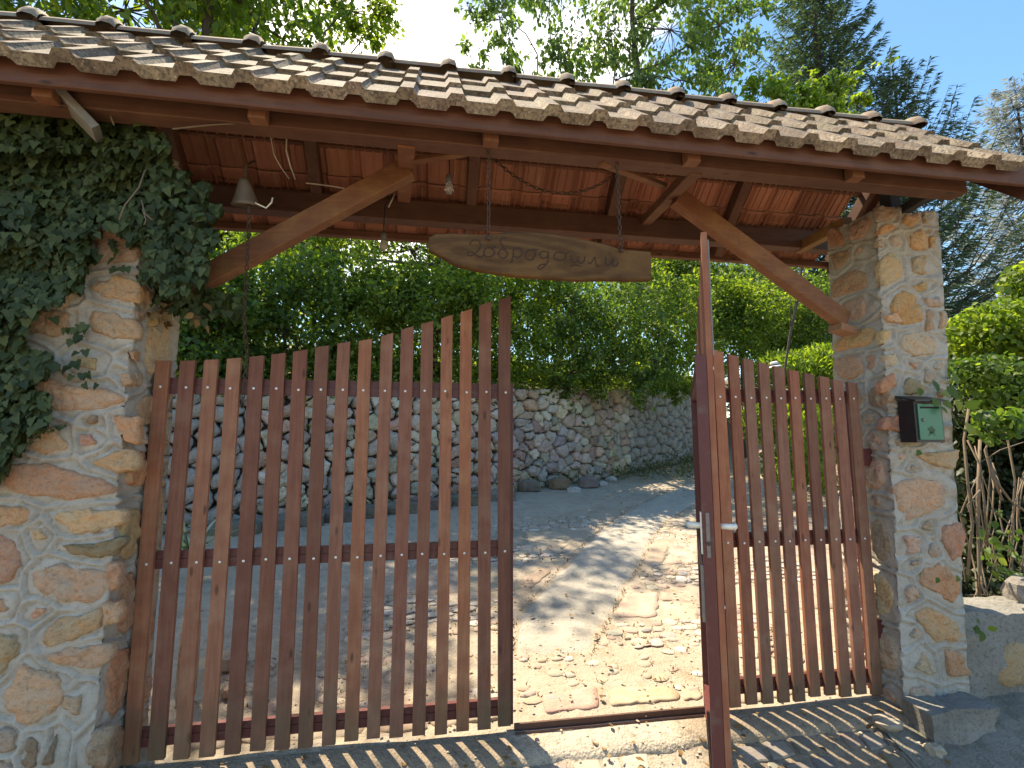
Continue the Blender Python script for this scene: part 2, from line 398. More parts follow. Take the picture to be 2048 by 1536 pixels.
class MB:
    """collects vertices and faces in world coordinates"""
    def __init__(s): s.v = []; s.f = []; s.mi = []
    def add(s, vs, fs, mi=0):
        b = len(s.v); s.v.extend([tuple(v) for v in vs]); s.f.extend([tuple(b + i for i in f) for f in fs]); s.mi.extend([mi] * len(fs))
        return s
    def box(s, lo, hi, mi=0):
        x0, y0, z0 = lo; x1, y1, z1 = hi
        return s.add([(x0, y0, z0), (x1, y0, z0), (x1, y1, z0), (x0, y1, z0), (x0, y0, z1), (x1, y0, z1), (x1, y1, z1), (x0, y1, z1)],
                     [(0, 3, 2, 1), (4, 5, 6, 7), (0, 1, 5, 4), (1, 2, 6, 5), (2, 3, 7, 6), (3, 0, 4, 7)], mi)
    def beam(s, a, b, w, h, up=(0, 0, 1), mi=0, bev=.004, segs=1):
        """a bar from a to b, w wide across and h high along up, edges bevelled"""
        a, b = Vector(a), Vector(b); d = (b - a).normalized(); up = Vector(up)
        side = d.cross(up).normalized(); u = side.cross(d).normalized()
        w2, h2 = w / 2, h / 2
        sec = [(-w2 + bev, -h2), (w2 - bev, -h2), (w2, -h2 + bev), (w2, h2 - bev), (w2 - bev, h2), (-w2 + bev, h2), (-w2, h2 - bev), (-w2, -h2 + bev)]
        vs, fs = [], []
        for k in range(segs + 1):
            p = a.lerp(b, k / segs)
            vs += [p + side * x + u * y for x, y in sec]
        for k in range(segs):
            for i in range(8):
                j = (i + 1) % 8
                fs.append((k * 8 + i, k * 8 + j, k * 8 + 8 + j, k * 8 + 8 + i))
        fs.append(tuple(range(7, -1, -1))); fs.append(tuple(segs * 8 + i for i in range(8)))
        return s.add(vs, fs, mi)
    def tube(s, pts, r, n=6, mi=0, cap=True):
        pts = [Vector(p) for p in pts]; rs = r if hasattr(r, '__len__') else [r] * len(pts)
        vs, fs = [], []
        ref = None
        for i, p in enumerate(pts):
            d = (pts[min(i + 1, len(pts) - 1)] - pts[max(i - 1, 0)])
            d = d.normalized() if d.length > 1e-9 else Vector((0, 0, 1))
            if ref is None:
                ref = d.orthogonal().normalized()
            ref = (ref - d * ref.dot(d))
            ref = ref.normalized() if ref.length > 1e-6 else d.orthogonal().normalized()
            q = d.cross(ref)
            vs += [p + (ref * math.cos(2 * math.pi * k / n) + q * math.sin(2 * math.pi * k / n)) * rs[i] for k in range(n)]
        for i in range(len(pts) - 1):
            for k in range(n):
                j = (k + 1) % n
                fs.append((i * n + k, i * n + j, (i + 1) * n + j, (i + 1) * n + k))
        if cap and n > 2:
            fs.append(tuple(range(n - 1, -1, -1))); fs.append(tuple((len(pts) - 1) * n + k for k in range(n)))
        return s.add(vs, fs, mi)
    def lathe(s, c, prof, n=16, axis=(0, 0, 1), mi=0):
        """rings (radius, height) about a point along an axis"""
        c = Vector(c); ax = Vector(axis).normalized(); p = ax.orthogonal().normalized(); q = ax.cross(p)
        vs, fs = [], []
        for r, h in prof:
            vs += [c + ax * h + (p * math.cos(2 * math.pi * k / n) + q * math.sin(2 * math.pi * k / n)) * r for k in range(n)]
        for i in range(len(prof) - 1):
            for k in range(n):
                j = (k + 1) % n
                fs.append((i * n + k, i * n + j, (i + 1) * n + j, (i + 1) * n + k))
        if prof[0][0] > 1e-5: fs.append(tuple(range(n - 1, -1, -1)))
        if prof[-1][0] > 1e-5: fs.append(tuple((len(prof) - 1) * n + k for k in range(n)))
        return s.add(vs, fs, mi)
    def mesh(s, name, mats, origin=(0, 0, 0), smooth=False):
        me = bpy.data.meshes.new(name); o = Vector(origin)
        me.from_pydata([tuple(Vector(v) - o) for v in s.v], [], s.f)
        for m in (mats if isinstance(mats, (list, tuple)) else [mats]): me.materials.append(MATS[m])
        if any(s.mi): me.polygons.foreach_set('material_index', s.mi)
        if smooth: me.polygons.foreach_set('use_smooth', [True] * len(me.polygons))
        me.update()
        return me
    def build(s, name, mats, parent=None, origin=None, color=(1, 1, 1), smooth=False):
        if origin is None:
            a = np.array(s.v); origin = Vector((a.min(0) + a.max(0)) / 2)
        return place(name, s.mesh(name, mats, origin, smooth), origin, parent, color=color)
def np_mesh(name, V, F, mats, smooth=False, tint=None):
    """a mesh from arrays: V (n,3), F (m,3) or (m,4)"""
    V = np.ascontiguousarray(V, dtype=np.float32); F = np.ascontiguousarray(F, dtype=np.int32); m, k = F.shape
    me = bpy.data.meshes.new(name)
    me.vertices.add(len(V)); me.vertices.foreach_set('co', V.ravel())
    me.loops.add(m * k); me.loops.foreach_set('vertex_index', F.ravel())
    me.polygons.add(m); me.polygons.foreach_set('loop_start', np.arange(0, m * k, k, dtype=np.int32))
    me.polygons.foreach_set('loop_total', np.full(m, k, dtype=np.int32))
    if smooth: me.polygons.foreach_set('use_smooth', np.ones(m, dtype=bool))
    for x in (mats if isinstance(mats, (list, tuple)) else [mats]): me.materials.append(MATS[x])
    if tint is not None:
        a = me.attributes.new('tint', 'FLOAT', 'FACE'); a.data.foreach_set('value', np.ascontiguousarray(tint, dtype=np.float32))
    me.update(calc_edges=True)
    return me
def jit(c, a=.12):
    f = 1 + random.uniform(-a, a)
    return tuple(max(0, x * f * (1 + random.uniform(-a, a) * .35)) for x in c)

# leaf shapes: (vertices, triangles)
OVAL = (np.array([(0, 0, 0), (-.30, .46, .10), (0, 1, -.04), (.30, .46, .10)], float), np.array([(0, 2, 1), (0, 3, 2)]))
LANCE = (np.array([(0, 0, 0), (-.17, .42, .06), (0, 1, -.10), (.17, .42, .06)], float), np.array([(0, 2, 1), (0, 3, 2)]))
SPRIG = (np.array([(0, 0, 0), (-.10, .35, .02), (0, 1, -.05), (.10, .35, .02)], float), np.array([(0, 2, 1), (0, 3, 2)]))
BROAD = (np.array([(0, 0, 0), (-.27, .18, .04), (-.36, .46, .06), (-.2, .76, .02), (0, 1.02, -.08), (.2, .76, .02), (.36, .46, .06), (.27, .18, .04), (0, .5, -.02)], float),
         np.array([(8, 1, 0), (8, 2, 1), (8, 3, 2), (8, 4, 3), (8, 5, 4), (8, 6, 5), (8, 7, 6), (8, 0, 7)]))
IVY = (np.array([(0, .06, 0), (-.22, -.10, .02), (-.52, .10, .05), (-.36, .34, .03), (-.30, .60, .04), (0, 1.02, -.10), (.30, .60, .04), (.36, .34, .03), (.52, .10, .05), (.22, -.10, .02), (0, .36, -.04)], float),
       np.array([(10, 1, 0), (10, 2, 1), (10, 3, 2), (10, 4, 3), (10, 5, 4), (10, 6, 5), (10, 7, 6), (10, 8, 7), (10, 9, 8), (10, 0, 9)]))
def unit(a): return a / np.maximum(np.linalg.norm(a, axis=-1, keepdims=True), 1e-9)
def leaf_arrays(P, D, Nn, size, shape, tint):
    T, F = shape
    D = unit(D); S = unit(np.cross(D, Nn)); Z = np.cross(S, D)
    V = P[:, None, :] + size[:, None, None] * (T[None, :, 0, None] * S[:, None, :] + T[None, :, 1, None] * D[:, None, :] + T[None, :, 2, None] * Z[:, None, :])
    k = len(T); n = len(P)
    FF = (F[None] + (np.arange(n) * k)[:, None, None]).reshape(-1, 3)
    return V.reshape(-1, 3), FF, np.repeat(tint, len(F))
def leaves(name, P, D, Nn, size, shape, mat, parent=None, tint=None, origin=(0, 0, 0), stuff=False):
    if tint is None: tint = rng.random(len(P))
    V, F, t = leaf_arrays(P, D, Nn, size, shape, tint)
    me = np_mesh(name, V - np.array(origin), F, mat, tint=t)
    o = place(name, me, origin, parent)
    if stuff: o['kind'] = 'stuff'
    return o
def rand_dirs(n): return unit(rng.normal(size=(n, 3)))

# ------------------------------------------------------------------ ground
def sheet(name, mat, fx, fy, zf, nx, ny, bump=.0, bs=3.0):
    xs = np.linspace(*fx, nx); ys = np.linspace(*fy, ny)
    V = []
    for y in ys:
        for x in xs:
            z = zf(x, y)
            if bump: z += bump * noise.fractal((x * bs, y * bs, 0), 1.0, 2.0, 4)
            V.append((x, y, z))
    F = [(j * nx + i, j * nx + i + 1, (j + 1) * nx + i + 1, (j + 1) * nx + i) for j in range(ny - 1) for i in range(nx - 1)]
    me = np_mesh(name, np.array(V), np.array(F), mat, True)
    return tag(place(name, me, (0, 0, 0)), kind='structure')
ground = sheet('ground', 'garden_soil', (-400, 400), (-400, 500), lambda x, y: -1.2, 9, 9)
street = sheet('street', 'street_shade_moss', (-9, 11), (-14, 2.86), lambda x, y: street_z(y), 120, 150, .012, 3.0)
WALL = [Vector(p) for p in [(-5.4, 5.7), (-3.9, 6.4), (-2.9, 6.86), (-1.2, 7.66), (1.22, 8.68), (3.52, 10.0), (5.95, 11.7), (8.3, 13.6)]]
def drive_h(x, y):
    z = drive_z(y)
    z += .11 * max(0, min(y, 14) - 5.0) * max(0, min(1, (x - 1.5 - .55 * y) / 2.0))   # the garden to the right climbs faster
    return z
drive = sheet('drive', 'drive_ground', (-9, 16), (2.84, 34), drive_h, 130, 170, .012, 2.2)
# the bank behind the retaining wall: follows the wall line
def bank():
    V, F = [], []
    off = [.12, .5, 1.2, 2.5, 5, 9, 16, 30, 60]
    pts = [WALL[0] + Vector((-14, -6))] + WALL + [WALL[-1] + Vector((16, 14))]
    for p in pts:
        i = min(max(pts.index(p), 1), len(pts) - 2)
        d = (pts[i + 1] - pts[i - 1]).normalized(); nrm = Vector((-d.y, d.x))
        for o_ in off:
            q = p + nrm * o_
            V.append((q.x, q.y, drive_z(p.y) + 1.80 + .22 * o_ * (1 if o_ < 16 else .8) + .1 * noise.noise((q.x, q.y, 0))))
    m = len(off)
    for i in range(len(pts) - 1):
        for j in range(m - 1):
            F.append((i * m + j, (i + 1) * m + j, (i + 1) * m + j + 1, i * m + j + 1))
    return tag(place('bank', np_mesh('bank', np.array(V), np.array(F), 'garden_soil', True), (0, 0, 0)), kind='structure')
bank()

# ------------------------------------------------------------------ stones in general
def smooth_outline(poly, n, rough):
    """resample a polygon to n points, rounded and roughened"""
    P = np.array(poly, float); Q = np.vstack([P, P[:1]])
    seg = np.linalg.norm(np.diff(Q, axis=0), axis=1); cum = np.concatenate([[0], np.cumsum(seg)])
    t = np.linspace(0, cum[-1], n, endpoint=False)
    X = np.stack([np.interp(t, cum, Q[:, 0]), np.interp(t, cum, Q[:, 1])], 1)
    X = .5 * X + .25 * (np.roll(X, 1, 0) + np.roll(X, -1, 0))
    c = X.mean(0); s = rng.random() * 50
    for i in range(n):
        d = X[i] - c; r = np.linalg.norm(d) + 1e-9
        X[i] += d / r * rough * noise.noise((X[i][0] * 16 + s, X[i][1] * 16, s)) + d / r * rough * .5 * noise.noise((X[i][0] * 45 + s, X[i][1] * 45, s))
    return X
def stone_mesh(outline, frame, bulge, rough=.006, sink=.03, rings=((1.0, 0.), (.93, .7), (.6, 1.0), (.25, 1.05))):
    """a stone whose face has the outline; frame = (origin, ex, ey, en). returns mesh and origin"""
    o, ex, ey, en = [np.array(q, float) for q in frame]
    n = len(outline); c = outline.mean(0); s = rng.random() * 60
    V = []
    for p in outline: V.append(o + ex * p[0] + ey * p[1] - en * sink)
    for sc, h in rings:
        for p in outline:
            q = c + (p - c) * sc
            hh = bulge * h * (1 + .0) + rough * noise.fractal((q[0] * 22 + s, q[1] * 22, s), 1.0, 2.0, 3) * (1 if h > 0 else .3)
            V.append(o + ex * q[0] + ey * q[1] + en * hh)
    V.append(o + ex * c[0] + ey * c[1] + en * bulge * 1.05)
    F = []
    R_ = len(rings) + 1
    for r in range(R_ - 1):
        for i in range(n):
            j = (i + 1) % n
            F.append((r * n + i, r * n + j, (r + 1) * n + j)); F.append((r * n + i, (r + 1) * n + j, (r + 1) * n + i))
    for i in range(n): F.append(((R_ - 1) * n + i, (R_ - 1) * n + (i + 1) % n, R_ * n))
    V = np.array(V); org = V.mean(0)
    return V - org, np.array(F), org
def add_stone(name, outline, frame, mat, parent, color, bulge=.02, rough=.006, sink=.03, rings=((1.0, 0.), (.93, .7), (.6, 1.0), (.25, 1.05))):
    V, F, org = stone_mesh(outline, frame, bulge, rough, sink, rings)
    return place(name, np_mesh(name, V, F, mat, False), org, parent, color=color)

SRINGS = ((1.0, -.4), (.94, .55), (.78, .9), (.52, 1.05), (.25, 1.0))
# ------------------------------------------------------------------ gate pillars
def px_poly(pts, ox, oy, s, Y):
    """an outline measured in an enlarged view of the photograph -> (x, z) on the plane at distance Y"""
    r = []
    for a, b in pts:
        p = at(ox + a * s, oy + b * s, Y); r.append((p.x, p.z))
    return r
ORANGE, YEL, PINK, BROWN, PALE, REDD, OLIVE, OCHRE = (.50, .235, .095), (.56, .36, .16), (.48, .29, .21), (.30, .185, .095), (.54, .43, .30), (.42, .15, .075), (.165, .135, .06), (.50, .25, .06)
def poly_dist(P, poly):
    """distance of points P (n,2) to a polygon (0 inside)"""
    Q = np.array(poly); A = Q; B = np.roll(Q, -1, 0)
    d2 = np.full(len(P), 1e9); inside = np.zeros(len(P), bool)
    for a, b in zip(A, B):
        ab = b - a; L = max(ab @ ab, 1e-12)
        t = np.clip(((P - a) @ ab) / L, 0, 1)
        d2 = np.minimum(d2, ((P - a - t[:, None] * ab) ** 2).sum(1))
        cond = ((a[1] > P[:, 1]) != (b[1] > P[:, 1]))
        xi = (b[0] - a[0]) * (P[:, 1] - a[1]) / (b[1] - a[1] + 1e-12) + a[0]
        inside ^= cond & (P[:, 0] < xi)
    d = np.sqrt(d2); d[inside] = 0
    return d
def pillar(label, xl, xr, yf, yb, z0, z1, front, side, side_x, step=.0095):
    """xl(z), xr(z): left and right edges; front stones in (x,z); side stones in (y,z) on the inner face"""
    xm = (xl(1) + xr(1)) / 2
    t = thing('stone_pillar', (xm, (yf + yb) / 2, z0), label, 'pillar')
    w = xr(1) - xl(1); dpt = yb - yf
    per = [('f', i / max(1, int(w / step))) for i in range(int(w / step))] + [('r', i / int(dpt / step)) for i in range(int(dpt / step))] + \
          [('b', i / int(w / step / 3)) for i in range(int(w / step / 3))] + [('l', i / int(dpt / step)) for i in range(int(dpt / step))]
    nz = int((z1 - z0) / step); zs = np.linspace(z0, z1, nz)
    nP = len(per)
    base = np.zeros((nz, nP, 3)); nor = np.zeros((nz, nP, 3)); uv = np.zeros((nz, nP, 2)); face = []
    for j, z in enumerate(zs):
        a, b = xl(z), xr(z)
        for i, (f, u) in enumerate(per):
            if f == 'f': p, nn = (a + (b - a) * u, yf, z), (0, -1, 0)
            elif f == 'r': p, nn = (b, yf + dpt * u, z), (1, 0, 0)
            elif f == 'b': p, nn = (b - (b - a) * u, yb, z), (0, 1, 0)
            else: p, nn = (a, yb - dpt * u, z), (-1, 0, 0)
            base[j, i] = p; nor[j, i] = nn
    inner = 'r' if side_x == 'r' else 'l'
    def fill(stones, box, n_, cols):
        """small dull stones in the wide gaps"""
        out = list(stones); tries = 0
        while n_ > 0 and tries < 4000:
            tries += 1
            c = np.array([random.uniform(box[0], box[1]), random.uniform(box[2], box[3])])
            dm = min(poly_dist(c[None], s_)[0] for s_, _ in out)
            if dm > .062:
                r_ = min(dm - .032, .085); a0 = random.uniform(0, 6); q_ = random.uniform(.6, 1.1)
                out.append(([(c[0] + r_ * random.uniform(.75, 1.1) * math.cos(a0 + a_), c[1] + r_ * q_ * random.uniform(.75, 1.1) * math.sin(a0 + a_)) for a_ in np.linspace(0, 2 * math.pi, 7, endpoint=False)], random.choice(cols))); n_ -= 1
        return out
    grow = lambda stones: [([tuple(np.mean(s_, 0) + (np.array(q_) - np.mean(s_, 0)) * 1.09) for q_ in s_], c_) for s_, c_ in stones]
    front = fill(grow(front), (xl(1.5) + .05, xr(1.5) - .05, 0, z1 - .06), int(26 * max(1, w / .6)), [(.40, .35, .30), (.44, .37, .30), (.38, .30, .24), (.46, .40, .33)])
    side = fill(grow(side), (yf + .05, yb - .05, 0, z1 - .1), 16, [(.40, .33, .27), (.42, .31, .22), (.36, .28, .22)])
    disp = np.zeros((nz, nP)); isf = np.array([f == 'f' for f, _ in per]); iss = np.array([f == inner for f, _ in per])
    for mask, cols, stones in ((isf, (0, 2), front), (iss, (1, 2), side)):
        P = base[:, mask][:, :, list(cols)].reshape(-1, 2)
        if not stones: continue
        Dm = np.stack([poly_dist(P, s) for s, _ in stones], 1); Ds = np.sort(Dm, 1)
        d1, d2 = Ds[:, 0], Ds[:, 1]
        rib = .011 / (1 + ((d2 - d1) / .017) ** 8) * np.clip((d1 - .006) / .008, 0, 1) + .003 * np.exp(-(d1 / .012) ** 2)
        groove = -.014 * np.exp(-(((d2 - d1) - .032) / .008) ** 2) * (d1 > .008)
        disp[:, mask] = (rib + groove - .006).reshape(nz, -1)
    for j in range(nz):
        for i in range(nP):
            p = base[j, i]
            disp[j, i] += .009 * noise.fractal((p[0] * 7, p[1] * 7, p[2] * 7), 1.0, 2.0, 3) + .004 * noise.noise((p[0] * 34, p[1] * 34, p[2] * 34))
    V = base + nor * disp[..., None]
    # ragged crest
    for i in range(nP):
        V[-1, i, 2] += .035 * noise.noise((base[-1, i, 0] * 9, base[-1, i, 1] * 9, 3)); V[-2, i, 2] += .015 * noise.noise((base[-1, i, 0] * 9, base[-1, i, 1] * 9, 3))
    V = V.reshape(-1, 3)
    idx = np.arange(nz * nP).reshape(nz, nP)
    F = np.stack([idx[:-1], np.roll(idx, -1, 1)[:-1], np.roll(idx, -1, 1)[1:], idx[1:]], -1).reshape(-1, 4)
    c = V[-nP:].mean(0) + np.array([0, 0, .02]); V = np.vstack([V, c])
    tris = np.array([(idx[-1, i], idx[-1, (i + 1) % nP], len(V) - 1, len(V) - 1) for i in range(nP)])
    org = np.array([xm, (yf + yb) / 2, (z0 + z1) / 2])
    me = bpy.data.meshes.new('mortar_body')
    me.from_pydata((V - org).tolist(), [], F.tolist() + [t_[:3].tolist() for t_ in tris]); me.materials.append(MATS['mortar'])
    me.polygons.foreach_set('use_smooth', [True] * len(me.polygons))
    place('mortar_body', me, org, t)
    pale = lambda c_: tuple(1.06 * (.66 * a_ + .34 * b_) for a_, b_ in zip(c_, (.60, .50, .38)))
    for s, col in front:
        add_stone('stone', smooth_outline(s, 30, .02), ((0, yf, 0), (1, 0, 0), (0, 0, 1), (0, -1, 0)), 'pillar_stone', t, jit(pale(col)), random.uniform(.009, .019), .016, rings=SRINGS)
    sx = -1 if inner == 'l' else 1
    for s, col in side:
        zc = np.mean([q[1] for q in s]); xx = xl(zc) if inner == 'l' else xr(zc)
        tilt = ((xl if inner == 'l' else xr)(zc + .2) - (xl if inner == 'l' else xr)(zc - .2)) / .4
        add_stone('stone', smooth_outline(s, 22, .012), ((xx - tilt * zc, 0, 0), (0, 1, 0), (tilt, 0, 1), (sx, 0, 0)), 'pillar_stone', t, jit(pale(col)), random.uniform(.009, .019), .016, rings=SRINGS)
    return t
LY = 2.66
def L6(p): return px_poly(p, 0, 300, .456, LY)
def L7(p): return px_poly(p, 0, 960, .375, LY)
left_front = [(L6([(400, 300), (470, 330), (540, 320), (620, 400), (610, 480), (520, 490), (425, 490), (430, 400)]), PINK),
    (L6([(400, 590), (520, 550), (620, 590), (615, 670), (540, 660), (450, 640)]), YEL),
    (L6([(190, 655), (270, 625), (330, 590), (330, 640), (280, 690)]), PALE),
    (L6([(110, 720), (200, 705), (300, 720), (310, 770), (240, 820), (130, 790)]), BROWN),
    (L6([(400, 705), (500, 720), (600, 750), (600, 830), (520, 830), (400, 790)]), (.58, .37, .21)),
    (L6([(320, 900), (420, 920), (410, 960), (340, 955)]), (.52, .4, .2)),
    (L6([(130, 1010), (190, 990), (300, 1040), (480, 1050), (555, 1095), (440, 1130), (240, 1140), (180, 1080)]), PINK),
    (L6([(500, 1165), (612, 1170), (614, 1290), (560, 1280), (520, 1220)]), ORANGE),
    (L6([(40, 1190), (180, 1170), (260, 1230), (290, 1300), (200, 1330), (60, 1270)]), (.54, .34, .2)),
    (L6([(410, 1370), (520, 1320), (600, 1310), (598, 1410), (530, 1410)]), YEL),
    (L6([(30, 1400), (100, 1370), (300, 1400), (500, 1470), (510, 1500), (300, 1536), (30, 1490)]), (.45, .26, .16)),
    (L6([(390, 1170), (430, 1165), (430, 1195), (390, 1195)]), BROWN),
    (L6([(360, 1250), (400, 1240), (415, 1290), (370, 1300)]), PINK),
    (L6([(540, 985), (575, 985), (575, 1020), (545, 1025)]), PINK),
    (L6([(575, 885), (600, 880), (602, 930), (580, 930)]), ORANGE),
    (L7([(-60, 150), (100, 130), (160, 170), (150, 220), (-60, 250)]), (.52, .32, .14)),
    (L7([(300, 180), (420, 155), (670, 160), (670, 225), (560, 260), (390, 280), (300, 220)]), (.52, .35, .2)),
    (L7([(340, 350), (540, 330), (660, 300), (672, 340), (620, 390), (540, 415), (400, 390)]), OLIVE),
    (L7([(-60, 310), (80, 310), (110, 440), (60, 530), (-60, 540)]), (.44, .22, .15)),
    (L7([(170, 500), (300, 455), (440, 480), (570, 490), (572, 600), (460, 660), (330, 640), (200, 590)]), (.44, .29, .215)),
    (L7([(580, 455), (645, 448), (640, 560), (588, 600)]), (.46, .23, .11)),
    (L7([(-60, 620), (50, 625), (50, 700), (-60, 745)]), (.48, .28, .15)),
    (L7([(150, 720), (200, 670), (250, 690), (180, 740)]), PINK),
    (L7([(240, 800), (330, 740), (540, 682), (548, 780), (400, 840), (240, 900)]), (.45, .30, .17)),
    (L7([(560, 665), (640, 640), (635, 750), (560, 775)]), (.46, .27, .14)),
    (L7([(250, 940), (400, 890), (590, 872), (580, 960), (530, 1000), (300, 980)]), (.5, .35, .22)),
    (L7([(-60, 820), (90, 830), (95, 910), (30, 1010), (-60, 1050)]), (.26, .24, .12)),
    (L7([(20, 1150), (130, 980), (200, 1030), (320, 1070), (335, 1180), (300, 1240), (140, 1290), (60, 1230)]), (.48, .35, .21)),
    (L7([(345, 1150), (440, 1140), (430, 1270), (350, 1240)]), (.5, .37, .23)),
    (L7([(165, 265), (225, 255), (240, 310), (190, 340)]), (.46, .36, .2)),
    (L7([(120, 1520), (150, 1370), (200, 1390), (185, 1520)]), (.12, .10, .06)),
    (L7([(220, 1520), (300, 1360), (285, 1520)]), (.1, .09, .05)),
    (L7([(470, 1520), (500, 1340), (600, 1330), (570, 1530)]), (.3, .22, .13))]
LXR = -1.432
def side_poly(cy, cz, ry, rz, n=9):
    return [(cy + ry * math.cos(a) * random.uniform(.75, 1.15), cz + rz * math.sin(a) * random.uniform(.75, 1.15)) for a in np.linspace(0, 2 * math.pi, n, endpoint=False)]
left_side = [(side_poly(2.88, 2.08, .13, .19), (.52, .38, .24)), (side_poly(2.84, 1.72, .10, .09), BROWN), (side_poly(2.80, 1.42, .1, .1), ORANGE), (side_poly(2.79, 1.12, .09, .12), YEL),
             (side_poly(2.80, .78, .1, .14), (.45, .26, .14)), (side_poly(2.80, .42, .1, .16), ORANGE), (side_poly(2.8, .1, .1, .12), BROWN), (side_poly(3.0, 1.2, .07, .15), PALE), (side_poly(2.86, 2.5, .13, .15), PINK),
             (side_poly(3.0, .6, .07, .2), PINK), (side_poly(2.8, 2.85, .1, .1), YEL)]
pillar('left stone gate pillar half covered in ivy, of orange stones in grey mortar', lambda z: -2.55, lambda z: LXR, LY, 3.1, -.3, 3.12, left_front, left_side, 'r')
RY = 2.72
def Rr(p): return px_poly(p, 1600, 380, .3125, RY)
def Rl(p): return px_poly(p, 1780, 900, .4142, RY)
def Rm(p): return px_poly(p, 1348, 500, .3418, RY)
right_front = [(Rr([(670, 160), (750, 150), (750, 210), (700, 235), (670, 210)]), YEL),
    (Rr([(510, 240), (565, 222), (600, 240), (560, 270), (505, 285)]), ORANGE),
    (Rr([(700, 290), (760, 265), (815, 280), (808, 370), (740, 390), (700, 350)]), (.5, .3, .13)),
    (Rr([(822, 310), (868, 300), (862, 370), (828, 375)]), (.5, .27, .1)),
    (Rr([(510, 450), (580, 390), (640, 450), (655, 555), (590, 590), (520, 610)]), (.58, .42, .22)),
    (Rr([(715, 430), (800, 425), (800, 530), (720, 530)]), (.5, .36, .2)),
    (Rr([(720, 610), (800, 590), (820, 620), (760, 655)]), (.55, .36, .11)),
    (Rr([(575, 760), (605, 690), (660, 640), (730, 670), (770, 790), (760, 850), (650, 860), (640, 800)]), OCHRE),
    (Rr([(540, 800), (605, 795), (642, 852), (560, 850)]), (.56, .36, .2)),
    (Rr([(520, 900), (580, 900), (570, 960), (520, 985)]), (.58, .45, .24)),
    (Rr([(660, 930), (750, 900), (860, 940), (875, 1030), (760, 1060), (670, 1030)]), (.5, .42, .31)),
    (Rr([(540, 1060), (600, 1045), (620, 1100), (560, 1130)]), (.6, .52, .36)),
    (Rr([(690, 1100), (750, 1110), (740, 1140)]), PINK),
    (Rr([(515, 1220), (600, 1170), (615, 1210), (570, 1300), (515, 1300)]), (.52, .25, .1)),
    (Rr([(680, 1220), (740, 1200), (800, 1290), (650, 1310)]), (.2, .16, .07)),
    (Rr([(525, 1460), (630, 1440), (640, 1536), (535, 1536)]), REDD),
    (Rr([(800, 780), (850, 770), (850, 880), (810, 890)]), PINK),
    (Rr([(890, 790), (930, 780), (930, 880), (900, 880)]), PALE),
    (Rr([(800, 690), (890, 680), (905, 740), (830, 750)]), (.42, .34, .27)),
    (Rl([(110, 20), (320, 0), (305, 90), (170, 60)]), (.46, .3, .15)),
    (Rl([(35, 200), (200, 150), (250, 180), (260, 270), (75, 340)]), (.5, .31, .2)),
    (Rl([(260, 380), (340, 350), (355, 420), (345, 510), (300, 530), (260, 450)]), REDD),
    (Rl([(75, 420), (150, 420), (130, 490), (85, 490)]), (.56, .42, .33)),
    (Rl([(150, 650), (180, 570), (260, 560), (330, 650), (310, 745), (220, 690)]), (.50, .2, .085)),
    (Rl([(125, 790), (180, 760), (320, 830), (345, 890), (320, 925), (210, 910)]), (.52, .32, .16)),
    (Rl([(265, 970), (330, 980), (385, 1080), (280, 1090)]), (.46, .22, .1)),
    (Rl([(130, 1050), (160, 975), (220, 1080), (180, 1080)]), (.52, .4, .3)),
    (Rr([(490, 110), (560, 105), (620, 150), (590, 190), (500, 190)]), (.42, .37, .31)),
    (Rr([(780, 140), (850, 140), (865, 190), (790, 215)]), (.42, .38, .32)),
    (Rm([(1290, 1370), (1440, 1340), (1560, 1370), (1540, 1500), (1330, 1530)]), PINK)]
def side_from(px_list, ox, oy, s, X):
    """outline on the inner face of the right pillar (plane x = X)"""
    r = []
    for a, b in px_list:
        d = at(ox + a * s, oy + b * s, 2.9) - O
        q = O + d * (X / d.x); r.append((min(max(q.y, RY + .02), 3.12), q.z))
    return r
def Sr(p): return side_from(p, 1600, 380, .3125, 2.87)
right_side = [(Sr([(130, 270), (180, 230), (260, 290), (250, 350), (150, 375)]), REDD), (Sr([(300, 230), (400, 170), (430, 180), (400, 290), (310, 320)]), (.40, .26, .18)),
    (Sr([(180, 420), (300, 380), (300, 430), (220, 520)]), BROWN), (Sr([(200, 590), (330, 510), (410, 530), (415, 620), (200, 690)]), (.42, .27, .14)),
    (Sr([(280, 730), (400, 680), (410, 800), (360, 840), (280, 800)]), (.38, .27, .2)), (Sr([(215, 990), (300, 910), (440, 880), (480, 890), (470, 980), (340, 1010), (230, 1035)]), (.5, .27, .08)),
    (Sr([(230, 1080), (400, 1060), (410, 1150), (330, 1210), (220, 1170)]), (.40, .28, .22)), (Sr([(430, 1070), (490, 1060), (480, 1130), (450, 1150)]), (.38, .25, .19)),
    (side_poly(2.86, 1.35, .09, .11), PINK), (side_poly(2.83, .95, .08, .12), (.4, .3, .2)), (side_poly(2.86, .62, .1, .13), (.5, .4, .25)), (side_poly(2.84, .28, .1, .1), PALE), (side_poly(3.04, 1.0, .07, .2), BROWN)]
pillar('right stone gate pillar with the green mailbox on its face', lambda z: 2.79 + .035 * max(0, z), lambda z: 3.245 + .045 * max(0, z), RY, 3.14, -.3, 3.1, right_front, right_side, 'l')

